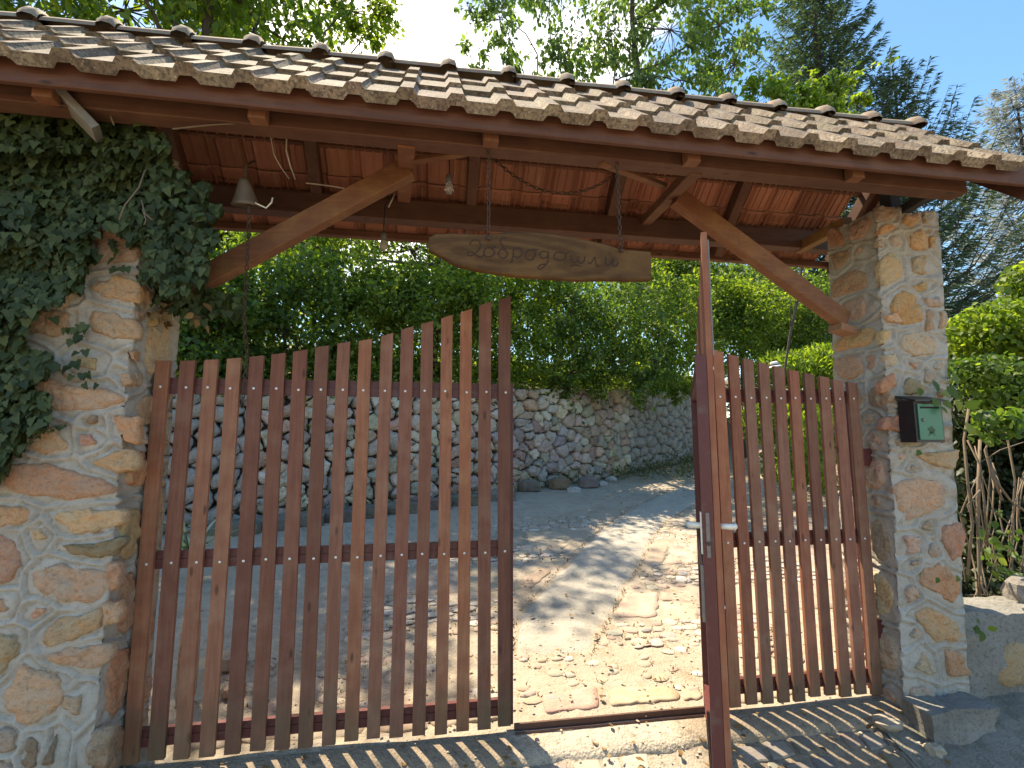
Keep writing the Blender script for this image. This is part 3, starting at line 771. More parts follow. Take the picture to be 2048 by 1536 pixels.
# ------------------------------------------------------------------ retaining wall behind the drive
def wall_point(s):
    acc = 0
    for a, b in zip(WALL[:-1], WALL[1:]):
        L = (b - a).length
        if s <= acc + L or b is WALL[-1]:
            t = (s - acc) / L; d = (b - a).normalized()
            return a.lerp(b, t), d
        acc += L
WLEN = sum((b - a).length for a, b in zip(WALL[:-1], WALL[1:]))
def voronoi_cells(sites, box, asp=1.0):
    x0, y0, x1, y1 = box; S = np.array(sites)
    cells = []
    for i, s in enumerate(S):
        poly = [np.array(q, float) for q in ((x0, y0), (x1, y0), (x1, y1), (x0, y1))]
        d = ((S - s) ** 2).sum(1); near = np.argsort(d)[1:22]
        for j in near:
            m = (s + S[j]) / 2; nn = S[j] - s
            out = []
            for a, b in zip(poly, poly[1:] + poly[:1]):
                da, db = (a - m) @ nn, (b - m) @ nn
                if da <= 0: out.append(a)
                if da * db < 0: out.append(a + (b - a) * da / (da - db))
            poly = out
            if len(poly) < 3: break
        if len(poly) >= 3: cells.append(np.array(poly))
    return cells
t_wall = thing('retaining_wall', (0.5, 7.9, drive_z(7.9)), 'long dry stone retaining wall behind the drive, below the bushes', 'wall')
WH = 1.84
m = MB()
n = 40
vs = []
for i in range(n + 1):
    p, d = wall_point(WLEN * i / n * .9999); nr = Vector((-d.y, d.x))
    for off, hz in ((.09, -.5), (.09, WH - .04), (.42, WH - .04), (.42, -.5)):
        q = p + nr * off; vs.append((q.x, q.y, drive_z(p.y) + hz))
fs = [(i * 4 + k, (i + 1) * 4 + k, (i + 1) * 4 + (k + 1) % 4, i * 4 + (k + 1) % 4) for i in range(n) for k in range(4)]
m.add(vs, fs); m.build('wall_core', 'wall_core', t_wall)
S0 = 2.1
sites = []
gx, gy = .235, .175
for r in range(int(WH / gy) + 1):
    for c in range(int((WLEN - S0 - 1.2) / gx)):
        if random.random() < .16: continue
        sites.append((S0 + (c + .5 * (r % 2) + random.uniform(-.5, .5)) * gx, ((r + .5) * gy + random.uniform(-.11, .11)) * 1.25))
cells = voronoi_cells(sites, (S0 - .2, 0, WLEN - .8, WH * 1.25))
WCOL = [(.55, .50, .43), (.58, .52, .44), (.46, .42, .38), (.54, .45, .33), (.46, .33, .26), (.62, .56, .48), (.48, .41, .32), (.42, .38, .33), (.55, .48, .37)]
cells.sort(key=lambda c: abs(c[:, 0].mean() - 7.2))
rest = []
for ci, c in enumerate(cells):
    c = c.copy(); c[:, 1] /= 1.25
    cen = c.mean(0); c = cen + (c - cen) * random.uniform(.93, .985)
    ol = smooth_outline(c, 18, .05)
    s0, z0 = ol.mean(0)
    p, d = wall_point(max(0, s0)); nr = Vector((-d.y, d.x))
    fr = ((p.x - d.x * s0, p.y - d.y * s0, drive_z(p.y)), (d.x, d.y, G_DRIVE * d.y), (0, 0, 1), (-nr.x, -nr.y, 0))
    fr = ((p.x - d.x * s0, p.y - d.y * s0, drive_z(p.y) - G_DRIVE * d.y * s0), fr[1], fr[2], fr[3])
    b = random.uniform(.01, .07)
    if ci < 298:
        add_stone('stone', ol, fr, 'wall_stone', t_wall, jit(random.choice(WCOL), .25), b + .03, .035, .08, ((1.0, 0.), (.88, .8), (.6, .95), (.3, 1.0)))
    else:
        V, F, org = stone_mesh(ol, fr, b + .03, .02, .06, ((1.0, 0.), (.8, .8)))
        rest.append((V + org, F))
if rest:
    off = 0; VV = []; FF = []
    for V, F in rest: VV.append(V); FF.append(F + off); off += len(V)
    o = place('stone_rest', np_mesh('stone_rest', np.vstack(VV), np.vstack(FF), 'wall_stone'), (0, 0, 0), t_wall, color=(.4, .38, .35)); o['kind'] = 'stuff'

# ------------------------------------------------------------------ gate roof
EY, EZ, RYD, RZD = 2.124, 3.075, 2.935, 3.86                # eave and ridge of the tile plane
SL = math.atan2(RZD - EZ, RYD - EY)
XL, XR = -3.05, 3.47
t_roof = thing('gate_roof', (.2, RYD, 2.9), 'tiled timber roof spanning both gate pillars', 'roof')
def rz_(y): return EZ + (y - EY) * math.tan(SL) if y <= RYD else RZD - (y - RYD) * math.tan(SL)
# one interlocking tile: x across, y up the slope, z out of the slope
TW, TL = .2265, .44
def tile_mesh():
    prof = [(0, .026), (.035, .026), (.11, .005), (.69, .005), (.775, .030), (1.035, .031)]
    m = MB(); th = .024
    ys = [0, .035, TL]
    def h(y): return 0.0
    n_ = len(prof); vs = []
    for y in ys:
        vs += [(TW * u, y, z + (.004 if y == 0 else 0)) for u, z in prof]
    for y in ys:
        vs += [(TW * u, y, z - (th if y > .03 else .046)) for u, z in prof]
    fs = []; mi = []
    nT = n_ * len(ys)
    for j in range(len(ys) - 1):
        for i in range(n_ - 1):
            a = j * n_ + i
            fs.append((a, a + 1, a + n_ + 1, a + n_)); mi.append(0)
            b = nT + a
            fs.append((b + 1, b, b + n_, b + n_ + 1)); mi.append(1)
    for i in range(n_ - 1):
        fs.append((i + 1, i, nT + i, nT + i + 1)); mi.append(0)
        a = (len(ys) - 1) * n_ + i
        fs.append((a, a + 1, nT + a + 1, nT + a)); mi.append(0)
    for j in range(len(ys) - 1):
        a = j * n_; fs.append((a, a + n_, nT + a + n_, nT + a)); mi.append(0)
        a = j * n_ + n_ - 1; fs.append((a + n_, a, nT + a, nT + a + n_)); mi.append(0)
    m.v = vs; m.f = fs; m.mi = mi
    # ribs and hooks below
    for u in (.1, .33, .58, .9):
        m.box((TW * u - .004, .10, -th - .005), (TW * u + .004, TL - .02, -th + .012), 1)
    return m.mesh('roof_tile', ['tile_top', 'tile_under'])
TM = tile_mesh()
slope_len = (RYD - EY) / math.cos(SL)
GA = (slope_len - .06) / 3
ncol = int((XR - XL) / TW)
for sidei, sgn in ((0, 1), (1, -1)):
    for r in range(3):
        for c in range(ncol):
            x = XL + c * TW
            s = r * GA - .0
            y = EY + s * math.cos(SL); z = EZ + s * math.sin(SL) + .02
            if sgn < 0:
                y = 2 * RYD - y; x = x + TW
            tilt = SL - .045 + random.uniform(-.012, .012)
            g = random.uniform(.7, 1.15)
            place('roof_tile', TM, (x, y, z), t_roof, (tilt, random.uniform(-.008, .008), (0 if sgn > 0 else math.pi) + random.uniform(-.012, .012)), (1, .76 if r == 2 else 1, 1), color=(g, g * random.uniform(.94, 1.02), g * random.uniform(.9, 1.0)))
# ridge caps with a raised collar at each joint
def ridge_mesh():
    m = MB(); L = .376; n_ = 9
    prof = [(0, .098), (.012, .122), (.05, .132), (.085, .118), (.10, .094), (L + .03, .086)]
    vs, fs = [], []
    for x, r in prof:
        for k_ in range(n_):
            a = math.pi * (.02 + .96 * k_ / (n_ - 1))
            vs.append((-x, r * math.cos(a) * 1.02, r * math.sin(a) * .82))
    for i in range(len(prof) - 1):
        for k_ in range(n_ - 1):
            fs.append((i * n_ + k_, i * n_ + k_ + 1, (i + 1) * n_ + k_ + 1, (i + 1) * n_ + k_))
    fs.append(tuple(range(n_)))
    m.v = vs; m.f = fs; m.mi = [0] * len(fs)
    return m.mesh('ridge_tile', 'ridge_clay', smooth=True)
RM = ridge_mesh()
xr = XR + .04
kx = 0
while xr > XL - .3:
    g = random.uniform(.85, 1.12)
    place('ridge_tile', RM, (xr, RYD, RZD - .034), t_roof, (0, random.uniform(-.012, .012), random.uniform(-.02, .02)), color=(g, g * .97, g * .93))
    xr -= .376; kx += 1
# timber
def bar(name, a, b, w, h, mat, up=(0, 0, 1), parent=t_roof, color=(1, 1, 1), segs=1):
    return MB().beam(a, b, w, h, up, segs=segs).build(name, mat, parent, color=color)
FY = 2.20                                                    # fascia
bar('fascia_board', (XL, FY, 3.076), (XR - .05, FY, 3.076), .028, .122, 'beam_wood', color=(1.0, .86, .82))
PY = 2.365
bar('purlin', (XL + .1, PY, 3.087), (3.10, PY, 3.087), .10, .15, 'beam_wood', color=(1.0, .95, .9))
RPY = 3.46
bar('purlin', (XL + .1, RPY, 3.175), (3.38, RPY, 3.175), .10, .15, 'beam_wood', color=(.85, .8, .8))
bar('purlin', (XL + .1, RYD, 3.66), (3.38, RYD, 3.66), .10, .14, 'beam_wood')
for y in (3.70, 3.78 + .04):
    pass
bar('eave_batten', (XL, 3.69, rz_(3.69) - .045), (XR - .05, 3.69, rz_(3.69) - .045), .05, .05, 'beam_wood', color=(1.2, 1.1, 1.0))
bar('eave_batten', (XL, 2.27, rz_(2.27) - .03), (XR - .05, 2.27, rz_(2.27) - .03), .05, .04, 'beam_wood')
for yb_ in (3.03, 3.27, 3.50):
    bar('batten', (XL, yb_, rz_(yb_) - .018), (XR - .05, yb_, rz_(yb_) - .018), .035, .03, 'beam_wood', color=(1.3, 1.1, .95))
for yb_ in (2.5, 2.74):
    bar('batten', (XL, yb_, rz_(yb_) - .018), (XR - .05, yb_, rz_(yb_) - .018), .035, .03, 'beam_wood', color=(1.3, 1.1, .95))
rx = [at(q, 300, 2.30).x for q in (90, 517, 980, 1377, 1697)]
rx = [-2.75] + rx + [XR - .09]
for x in rx:
    for s in (1, -1):
        ya, yb2 = (2.235, RYD - .01) if s > 0 else (2 * RYD - 2.235, RYD + .01)
        bar('rafter', (x, ya, rz_(ya) - .085), (x, yb2, rz_(yb2) - .085), .075, .10, 'rafter_wood', color=(.95, .9, .9))
# rafter tail blocks hung at the front purlin
for x in rx[1:-1]:
    bar('rafter_tail', (x, 2.275, 3.0), (x, 2.275, 3.14), .075, .06, 'post_wood', up=(0, 1, 0))
# ties and thin struts below the roof
a = at(813, 287, 2.37); b = at(808, 398, 3.38)
bar('tie_plank', a, b, .085, .045, 'brace_wood', color=(1.05, .95, .9))
a2 = at(1392, 338, 2.37); b2 = at(1292, 442, 3.40)
bar('tie_plank', a2, b2, .075, .06, 'brace_wood', color=(.75, .72, .7))
bar('strut', at(826, 322, 2.55), at(985, 297, 2.36), .04, .028, 'brace_wood', color=(.8, .75, .7))
bar('strut', at(1203, 326, 2.36), at(1328, 372, 2.8), .045, .028, 'brace_wood')
# braces from the pillars
bl0 = at(290, 618, 2.90); bl0.x = max(bl0.x, LXR + .0); bl1 = at(818, 338, 2.72)
bar('brace', at(330, 600, 2.90), bl1, .075, .115, 'brace_wood')
br0 = at(1688, 642, 2.90); br1 = at(1352, 395, 2.78)
bar('brace', br0, br1, .075, .115, 'brace_wood', color=(1.05, 1, .95))
q = at(1680, 655, 2.90)
MB().beam(q + Vector((.07, 0, -.03)), q + Vector((-.04, 0, .0)), .11, .05).build('brace_shoe', 'post_wood', t_roof, color=(1.3, 1.5, 1.5))
# what stands on the pillar tops
bar('post', (3.10, 2.80, 3.10), (3.10, 2.80, 3.45), .085, .085, 'black_wood', up=(0, 1, 0))
bar('strut', at(1800, 425, 2.78), at(1885, 372, 2.42), .06, .06, 'black_wood')
bar('strut', at(196, 268, 2.38), at(98, 166, 2.31), .13, .035, 'grey_wood')
bar('plate', (2.95, 3.0, 3.13), (2.95, 3.5, 3.13), .07, .08, 'rafter_wood', color=(1.9, 2.1, 1.2))  # yellow brightening paints the light that falls on this timber
bar('end_board', (XR - .06, 2.20, 3.0), (XR - .06, 2.93, 3.0 + .73 * math.tan(SL)), .03, .13, 'rafter_wood', color=(.8, .7, .7))
bar('end_board', (XR - .06, 3.67, 3.0), (XR - .06, 2.94, 3.0 + .73 * math.tan(SL)), .03, .13, 'rafter_wood', color=(.8, .7, .7))

# ------------------------------------------------------------------ gate leaves
SCREW = MB().lathe((0, 0, 0), [(.0075, 0), (.0065, .003), (.002, .0045)], 8, (0, -1, 0)).mesh('screw', 'screw_head')
def leaf_gate(label, org, ang, slats, x0, x1, post_top, rails, slat_w, slat_t=.022, frame_w=.045, skip_mid=False):
    """slats: (x, z0, ztop_left, ztop_right); local x along the leaf, the slats lie on local -y; ang turns local x about z"""
    ca, sa = math.cos(ang), math.sin(ang); o3 = Vector(org)
    def W(p): return o3 + Vector((p[0] * ca - p[1] * sa, p[0] * sa + p[1] * ca, p[2]))
    t = thing('gate_leaf', org, label, 'gate')
    def wb(lo, hi, name, mat, color=(1, 1, 1)):
        m = MB().box(lo, hi); m.v = [tuple(W(v)) for v in m.v]
        return m.build(name, mat, t, color=color)
    # frame: posts and rails of square tube
    wb((x0, .0, .035), (x0 + frame_w, .04, post_top), 'frame_post', 'red_metal')
    wb((x1 - frame_w, .0, .035), (x1, .04, post_top), 'frame_post', 'red_metal')
    for zc, hh in rails:
        m = MB(); m.box((x0 + frame_w, .0, zc - hh / 2), (x1 - frame_w, .038, zc + .003)); m.box((x0 + frame_w, .004, zc + .004), (x1 - frame_w, .034, zc + hh / 2))
        m.v = [tuple(W(v)) for v in m.v]; m.build('rail', 'red_metal', t)
    for (x, za, zl, zr) in slats:
        w2 = slat_w / 2 + random.uniform(-.002, .002); b = .003
        yj = random.uniform(-.002, .002); tw = random.uniform(-.004, .004); lean = random.uniform(-.003, .003)
        yo = -.002
        vs = []
        nseg = 6
        for k_ in range(nseg + 1):
            f = k_ / nseg
            bow = .0035 * math.sin(f * 3 + x * 7)
            for (sx, sy) in ((-1, 0), (-1, 1), (1, 1), (1, 0)):
                zz = za + ((zl if sx < 0 else zr) - za) * f
                vs.append((x + sx * w2 + bow + lean * (f - .5), yo - slat_t * sy + yj + tw * sx * f * .5, zz))
        fs = []
        for k_ in range(nseg):
            for i in range(4):
                j = (i + 1) % 4
                fs.append((k_ * 4 + i, k_ * 4 + 4 + i, k_ * 4 + 4 + j, k_ * 4 + j))
        fs.append((0, 1, 2, 3)); fs.append(tuple(nseg * 4 + i for i in (3, 2, 1, 0)))
        m = MB().add([W(v) for v in vs], fs)
        cc = random.choice([(1, 1, 1), (.78, .74, .76), (1.15, 1.1, 1.0), (.92, .96, 1.0), (1.38, 1.2, 1.0), (.66, .6, .62), (1.1, .95, .85)])
        s = m.build('slat', 'slat_wood', t, color=jit(cc, .08))
        for zc, hh in rails[:2]:
            p = W((x + random.uniform(-.006, .006), yo - slat_t + yj - .0005, zc - .012 + random.uniform(-.004, .004)))
            place('screw', SCREW, p, s, (0, 0, ang))
    return t, W
# left leaf
lefts = []
tops = [(328, 722), (378, 722), (422, 720), (468, 717), (515, 713), (560, 708), (603, 702), (646, 694), (689, 686), (731, 680.5), (775, 670), (816, 657), (855, 646), (895, 634), (934, 622), (974, 608), (1013, 597)]
for i in range(17):
    x = -1.379 + .1131 * i; zt = at(tops[i][0], tops[i][1], 2.86).z
    zn = at(tops[min(i + 1, 16)][0], tops[min(i + 1, 16)][1], 2.86).z; zp = at(tops[max(i - 1, 0)][0], tops[max(i - 1, 0)][1], 2.86).z
    sl = (zn - zp) / (.1131 * (2 if 0 < i < 16 else 1))
    lefts.append((x, random.uniform(.02, .04), zt - sl * .034, zt + sl * .034))
RAIL_Z = 1.852
t_l, Wl = leaf_gate('wide closed gate leaf of brown slats on the left, its top sweeping upward', (0, 2.872, 0), 0, lefts, -1.425, .482, 1.90, [(RAIL_Z, .085), (.962, .085), (.125, .08)], .069)
for z in (1.5, .45):
    MB().box((-1.475, 2.872, z - .06), (-1.424, 2.905, z + .06)).build('hinge', 'red_metal', t_l)
# right leaf
rights = []
for i in range(10):
    x = 1.786 + .1055 * i; u = (x - 1.768) / 1.0
    zt = 2.13 - .235 * u + .045 * u * u; sl = -.235 + .09 * u
    rights.append((x, random.uniform(.02, .045), zt - sl * .034, zt + sl * .034))
t_r, Wr = leaf_gate('fixed gate leaf of brown slats beside the right pillar', (0, 2.872, 0), 0, rights, 1.70, 2.775, 1.885, [(RAIL_Z - .004, .085), (.962, .085), (.125, .08)], .069)
for z in (1.46, .40):
    MB().box((2.774, 2.85, z - .055), (2.84, 2.88, z + .055)).build('hinge', 'red_metal', t_r)
# wicket, swung out toward the street: hinge at the right leaf, slats on its outer face
HX, HY = 1.655, 2.885
ang_w = math.atan2(1.735 - HY, 1.037 - HX)                    # direction from hinge to free end
LW = math.hypot(1.735 - HY, 1.037 - HX)
wk = []
nW = 10
for i in range(nW):
    u = (i + .5) / nW; xx = .055 + (LW - .09) * i / (nW - 1)
    zt = 2.14 + .24 * u ** 1.15; sl = .24 / LW
    wk.append((xx, .03, zt - sl * .034, zt + sl * .034))
# local +x runs hinge -> free end; slats on local -y would face the camera's left, so mirror with a turned frame
def wicket():
    a = ang_w + math.pi                                        # local x runs free end -> hinge
    org = (HX + math.cos(ang_w) * LW, HY + math.sin(ang_w) * LW, 0)
    sl = [(LW - x, z0, zr, zl) for x, z0, zl, zr in wk]
    return leaf_gate('narrow wicket leaf with lever handle, swung open toward the street', org, a, sl, 0.0, LW, 1.885, [(RAIL_Z, .085), (.962, .085), (.125, .08)], .069)
t_w, Ww = wicket()
def wpart(build, name, mat, smooth=False):
    m = MB(); build(m); m.v = [tuple(Ww(v)) for v in m.v]; return m.build(name, mat, t_w, smooth=smooth)
lz = at(1415, 1050, 1.78).z
plate = wpart(lambda m: (m.box((-.004, .014, lz - .11), (-.0005, .027, lz + .05))), 'lock_plate', 'steel')
wpart(lambda m: m.tube([(.022, .040, lz), (.022, .075, lz), (.03, .085, lz), (.12, .09, lz - .004)], [.011, .011, .011, .009], 8), 'lever_handle', 'handle_metal', True)
wpart(lambda m: m.tube([(.022, -.022, lz), (.022, -.062, lz), (.03, -.072, lz), (.12, -.078, lz - .004)], [.011, .011, .011, .009], 8), 'lever_handle', 'handle_metal', True)
wpart(lambda m: m.box((.005, .0405, lz - .1), (.04, .046, lz + .05)), 'handle_plate', 'handle_metal')
wpart(lambda m: m.lathe((-.004, .0205, lz - .06), [(.008, 0), (.008, .003), (.003, .004)], 10, (-1, 0, 0)), 'lock_cylinder', 'dark_iron')
wpart(lambda m: m.box((.006, .041, lz - .34), (.03, .052, lz - .14)), 'drop_bolt', 'steel')
wpart(lambda m: m.box((.001, -.03, 1.88), (.014, -.0245, 2.34)), 'lit_slat_edge', 'steel')  # pale strip added to paint the lit edge of the end slat
# threshold
tag(MB().box((.486, 2.856, -.01), (1.69, 2.870, .042)).beam((.486, 2.826, .012), (1.69, 2.826, .012), .006, .012).build('threshold_bar', 'rusty_bar'),
    'rusty red steel bar on the ground across the open wicket', 'threshold')

# ------------------------------------------------------------------ hanging sign with its two chains
def link_chain(m, pts, link=.034, r=.0032, w=.018):
    """chain links along a polyline"""
    pts = [Vector(p) for p in pts]; acc = [0]
    for a, b in zip(pts[:-1], pts[1:]): acc.append(acc[-1] + (b - a).length)
    n_ = max(2, int(acc[-1] / (link * .8)))
    def P(s):
        for i in range(len(pts) - 1):
            if s <= acc[i + 1] + 1e-9: return pts[i].lerp(pts[i + 1], (s - acc[i]) / max(1e-9, acc[i + 1] - acc[i]))
        return pts[-1]
    for i in range(n_):
        a, b = P(acc[-1] * i / n_), P(acc[-1] * (i + 1) / n_)
        d = (b - a).normalized(); c = (a + b) / 2
        s = d.orthogonal().normalized()
        if i % 2: s = d.cross(s)
        ring = [c + d * (link / 2 * math.cos(t)) + s * (w / 2 * math.sin(t)) for t in np.linspace(0, 2 * math.pi, 9)[:-1]]
        m.tube(ring + ring[:2], r, 4, cap=False)
SY = 2.36
t_sign = thing('welcome_sign', at(1080, 510, SY), 'carved wooden welcome board hanging on two chains under the roof', 'sign')
SGN = .2441
outline = [(75, 145), (130, 115), (300, 110), (500, 122), (720, 98), (900, 103), (1100, 118), (1300, 150), (1500, 195), (1640, 240), (1760, 252), (1890, 262), (1897, 380), (1893, 492), (1700, 494), (1500, 486), (1300, 492), (1000, 472), (700, 448), (450, 405), (300, 368), (200, 312), (110, 262), (68, 238)]
def sp(a, b, dy=0): 
    p = at(840 + a * SGN, 440 + b * SGN, SY); return Vector((p.x, SY + dy, p.z))
fr = [sp(a, b) for a, b in outline]; m = MB(); n_ = len(fr)
fr2 = []
for i in range(n_):                                           # finer rough edge
    a_, b_ = fr[i], fr[(i + 1) % n_]
    for k_ in range(3):
        p = a_.lerp(b_, k_ / 3); p.z += .004 * noise.noise((p.x * 30, 0, p.z * 30)); fr2.append(p)
n_ = len(fr2); cx = sum((p for p in fr2), Vector()) / n_
inn = [Vector((cx.x + (p.x - cx.x) * .985, p.y - .006, cx.z + (p.z - cx.z) * .93)) for p in fr2]
bk = [Vector((p.x, p.y + .035, p.z)) for p in fr2]
vs = inn + fr2 + bk
fs = [tuple(range(n_ - 1, -1, -1))[::-1]]
fs = [tuple(range(n_))]
for i in range(n_):
    j = (i + 1) % n_
    fs += [(i, n_ + i, n_ + j, j), (n_ + i, 2 * n_ + i, 2 * n_ + j, n_ + j)]
fs.append(tuple(2 * n_ + i for i in range(n_ - 1, -1, -1)))
m.add(vs, fs)
board = m.build('board', 'sign_wood', t_sign)
strokes = [[(418, 205), (410, 190), (428, 172), (468, 168), (494, 195), (488, 235), (452, 275), (410, 297), (388, 285), (395, 266), (425, 266), (460, 290), (495, 306), (520, 292)],
    [(600, 236), (560, 226), (528, 252), (526, 290), (560, 306), (600, 290), (606, 256), (578, 231), (622, 226)],
    [(700, 252), (665, 243), (642, 270), (650, 304), (690, 314), (716, 285), (700, 252), (672, 212), (656, 176), (675, 151), (710, 156)],
    [(765, 232), (762, 280), (748, 350)], [(762, 262), (795, 232), (828, 248), (832, 288), (797, 311), (766, 300)],
    [(870, 265), (900, 246), (935, 256), (941, 290), (915, 325), (880, 326), (862, 295), (872, 264), (915, 246), (970, 246)],
    [(1040, 266), (1000, 262), (980, 290), (1000, 316), (1040, 306), (1050, 262), (1046, 340), (1022, 376), (985, 406), (964, 395), (986, 370), (1036, 364)],
    [(1185, 276), (1140, 265), (1100, 285), (1098, 320), (1140, 336), (1185, 320), (1192, 285), (1216, 265)],
    [(1240, 290), (1238, 335), (1264, 352), (1290, 336), (1292, 302)], [(1290, 336), (1312, 356), (1342, 340), (1346, 300)], [(1230, 381), (1270, 372), (1315, 381)],
    [(1375, 350), (1392, 361), (1414, 332), (1432, 308), (1440, 370), (1466, 382)],
    [(1522, 308), (1514, 350), (1530, 376), (1560, 352), (1582, 310), (1575, 360), (1600, 382), (1622, 350)]]
m = MB()
for st in strokes:
    pts = []
    for i in range(len(st) - 1):                              # soften the stroke
        p0 = st[max(i - 1, 0)]; p1 = st[i]; p2 = st[i + 1]; p3 = st[min(i + 2, len(st) - 1)]
        for k_ in range(4):
            t = k_ / 4
            f = lambda a, b, c, d: .5 * (2 * b + (c - a) * t + (2 * a - 5 * b + 4 * c - d) * t * t + (3 * b - a - 3 * c + d) * t ** 3)
            pts.append((f(p0[0], p1[0], p2[0], p3[0]), f(p0[1], p1[1], p2[1], p3[1])))
    pts.append(st[-1])
    m.tube([sp(a, b, -.0055) for a, b in pts], .0036, 6)
m.build('lettering', 'carved_letter', t_sign)
for (px, p0, p1) in ((978, 285, 478), (1233, 318, 502)):
    a_ = at(px, p0, SY - .012); b_ = at(px + (2 if px < 1100 else 6), p1, SY - .012); b_.x = a_.x + (.0 if px < 1100 else .01)
    m = MB(); link_chain(m, [a_, b_]); m.tube([b_ + Vector((-.008, -.006, 0)), b_ + Vector((.008, -.006, 0))], .008, 8)
    m.build('chain', 'dark_iron', t_sign)
# loose chain swagged behind the board
sw = []
A_, B_ = at(988, 318, 2.75), at(1226, 352, 2.75)
for i in range(13):
    t = i / 12; p = A_.lerp(B_, t); p.z -= .16 * 4 * t * (1 - t); sw.append(p)
m = MB(); link_chain(m, sw, .032, .003); tag(m.build('chain', 'dark_iron'), 'loose chain sagging under the roof above the carved board', 'chain')

# ------------------------------------------------------------------ bell with its pull chain
BY = 2.62
bt = at(494, 352, BY)
t_bell = thing('hanging_bell', bt, 'old rusty bell hanging under the roof, left of the slanting brace', 'bell')
bc = at(489, 366, BY); bs_ = BY / 1000
ax = Vector((-.02, -.28, 1)).normalized()
m = MB().lathe(bc, [(.0, .024), (.022, .019), (.030, .0), (.045, -.05), (.060, -.092), (.071, -.112), (.068, -.113), (.054, -.09), (.038, -.04), (.0, -.016)], 20, ax)
bell_b = m.build('bell_body', 'bell_metal', t_bell, smooth=True)
MB().tube([bc + Vector((0, 0, .02)), bc + Vector((.005, 0, .10)), bc + Vector((.005, .1, .18))], .006, 6).build('hanger', 'dark_iron', t_bell)
MB().tube([bc + Vector((.02, 0, -.05)), bc + Vector((.03, 0, -.16))], .008, 6).build('clapper', 'dark_iron', t_bell)
ce = at(484, 815, 2.838)
m = MB(); link_chain(m, [bc + Vector((.03, 0, -.16)), at(497, 470, 2.66), at(488, 640, 2.75), Vector((ce.x + .01, 2.836, 2.02)), ce], .032, .003, .016)
m.build('pull_chain', 'dark_iron', t_bell)
MB().tube([bc + Vector((.05, 0, -.10)), at(532, 416, BY), at(543, 405, BY), at(545, 396, BY + .02)], .004, 6).build('wire', 'white_cable', t_bell)

# ------------------------------------------------------------------ bulbs and loose cables
def bulb(label, px, py, Y, wire, glass, cable='black_cable'):
    p = at(px, py, Y); t = thing('light_bulb', p, label, 'bulb')
    s = .8
    MB().lathe(p, [(.0, -.062 * s), (.018 * s, -.056 * s), (.031 * s, -.03 * s), (.031 * s, -.012 * s), (.02 * s, .016 * s), (.015 * s, .026 * s)], 14).build('glass', glass, t, smooth=True)
    MB().lathe(p, [(.017 * s, .026 * s), (.022 * s, .03 * s), (.022 * s, .075 * s), (.008 * s, .088 * s)], 12).build('socket', 'bulb_socket', t, smooth=True)
    MB().tube([p + Vector((0, 0, .08 * s))] + wire, .004, 6).build('cord', cable, t)
bulb('clear light bulb hanging in a dark socket near the middle of the roof', 898, 372, 2.66, [at(899, 330, 2.66), at(897, 306, 2.70)], 'bulb_glass')
bulb('dusty light bulb low on a long cord behind the left brace', 767, 486, 3.12, [at(768, 440, 3.12), at(770, 410, 3.15), at(792, 385, 3.33)], 'bulb_dusty', 'black_cable')
def cable(label, pts, r=.0045, mat='white_cable', name='cable'):
    return tag(MB().tube(pts, r, 6).build(name, mat), label, 'cable')
cable('white cable dangling under the tiles left of the roof rafter', [at(574, 262, 3.0), at(572, 300, 3.02), at(580, 330, 3.1), at(590, 358, 3.36)])
cable('thin grey cable slanting under the tiles above the bell', [at(540, 268, 2.95), at(548, 310, 3.0), at(562, 335, 3.1), at(578, 357, 3.36)], .003)
cable('pale cable running along the rear purlin above the left brace', [at(612, 366, 3.37), at(640, 369, 3.36), at(675, 374, 3.36), at(700, 380, 3.36)])
cable('short pale cable end beside the tie plank', [at(790, 386, 3.30), at(784, 400, 3.26), at(777, 414, 3.25)])

# ------------------------------------------------------------------ mailbox
MX0, MX1, MY0, MY1, MZ0, MZ1 = 2.905, 3.105, 2.595, 2.70, 1.555, 1.805
t_mail = thing('mailbox', (3.0, 2.7, MZ0), 'small black mailbox with green door on the right pillar', 'mailbox')
MB().box((MX0, MY0, MZ0), (MX1, MY1, MZ1)).build('case', 'box_black', t_mail)
m = MB().add([(MX0 - .02, MY0 - .03, MZ1 - .004), (MX1 + .02, MY0 - .03, MZ1 - .004), (MX1 + .02, MY1, MZ1 + .03), (MX0 - .02, MY1, MZ1 + .03),
              (MX0 - .02, MY0 - .03, MZ1 + .006), (MX1 + .02, MY0 - .03, MZ1 + .006), (MX1 + .02, MY1, MZ1 + .04), (MX0 - .02, MY1, MZ1 + .04)],
             [(0, 3, 2, 1), (4, 5, 6, 7), (0, 1, 5, 4), (1, 2, 6, 5), (2, 3, 7, 6), (3, 0, 4, 7)])
m.build('lid', 'box_black', t_mail)
door = MB().box((MX0 + .018, MY0 - .008, MZ0 + .016), (MX1 - .014, MY0 - .0005, MZ1 - .018)).build('door', 'box_green', t_mail)
MB().box((MX0 + .035, MY0 - .0095, MZ1 - .045), (MX1 - .03, MY0 - .0085, MZ1 - .034)).build('letter_slot', 'slot_black', door)
MB().lathe((MX0 + .05, MY0 - .008, MZ0 + .135), [(.011, 0), (.011, .004), (.008, .008)], 14, (0, -1, 0)).build('lock', 'steel', door)
m = MB()
ex, ez = MX0 + .10, MZ0 + .068
for (dx, dz, r) in ((0, 0, .017), (-.016, .012, .011), (.018, .006, .012), (.004, .02, .011), (-.006, -.012, .012), (.014, -.01, .01)):
    m.lathe((ex + dx, MY0 - .008, ez + dz), [(r, 0), (r * .8, .0012)], 7, (0, -1, 0))
m.lathe((ex - .02, MY0 - .008, ez - .024), [(.005, 0), (.004, .0012)], 7, (0, -1, 0)); m.lathe((ex + .022, MY0 - .008, ez - .024), [(.005, 0), (.004, .0012)], 7, (0, -1, 0))
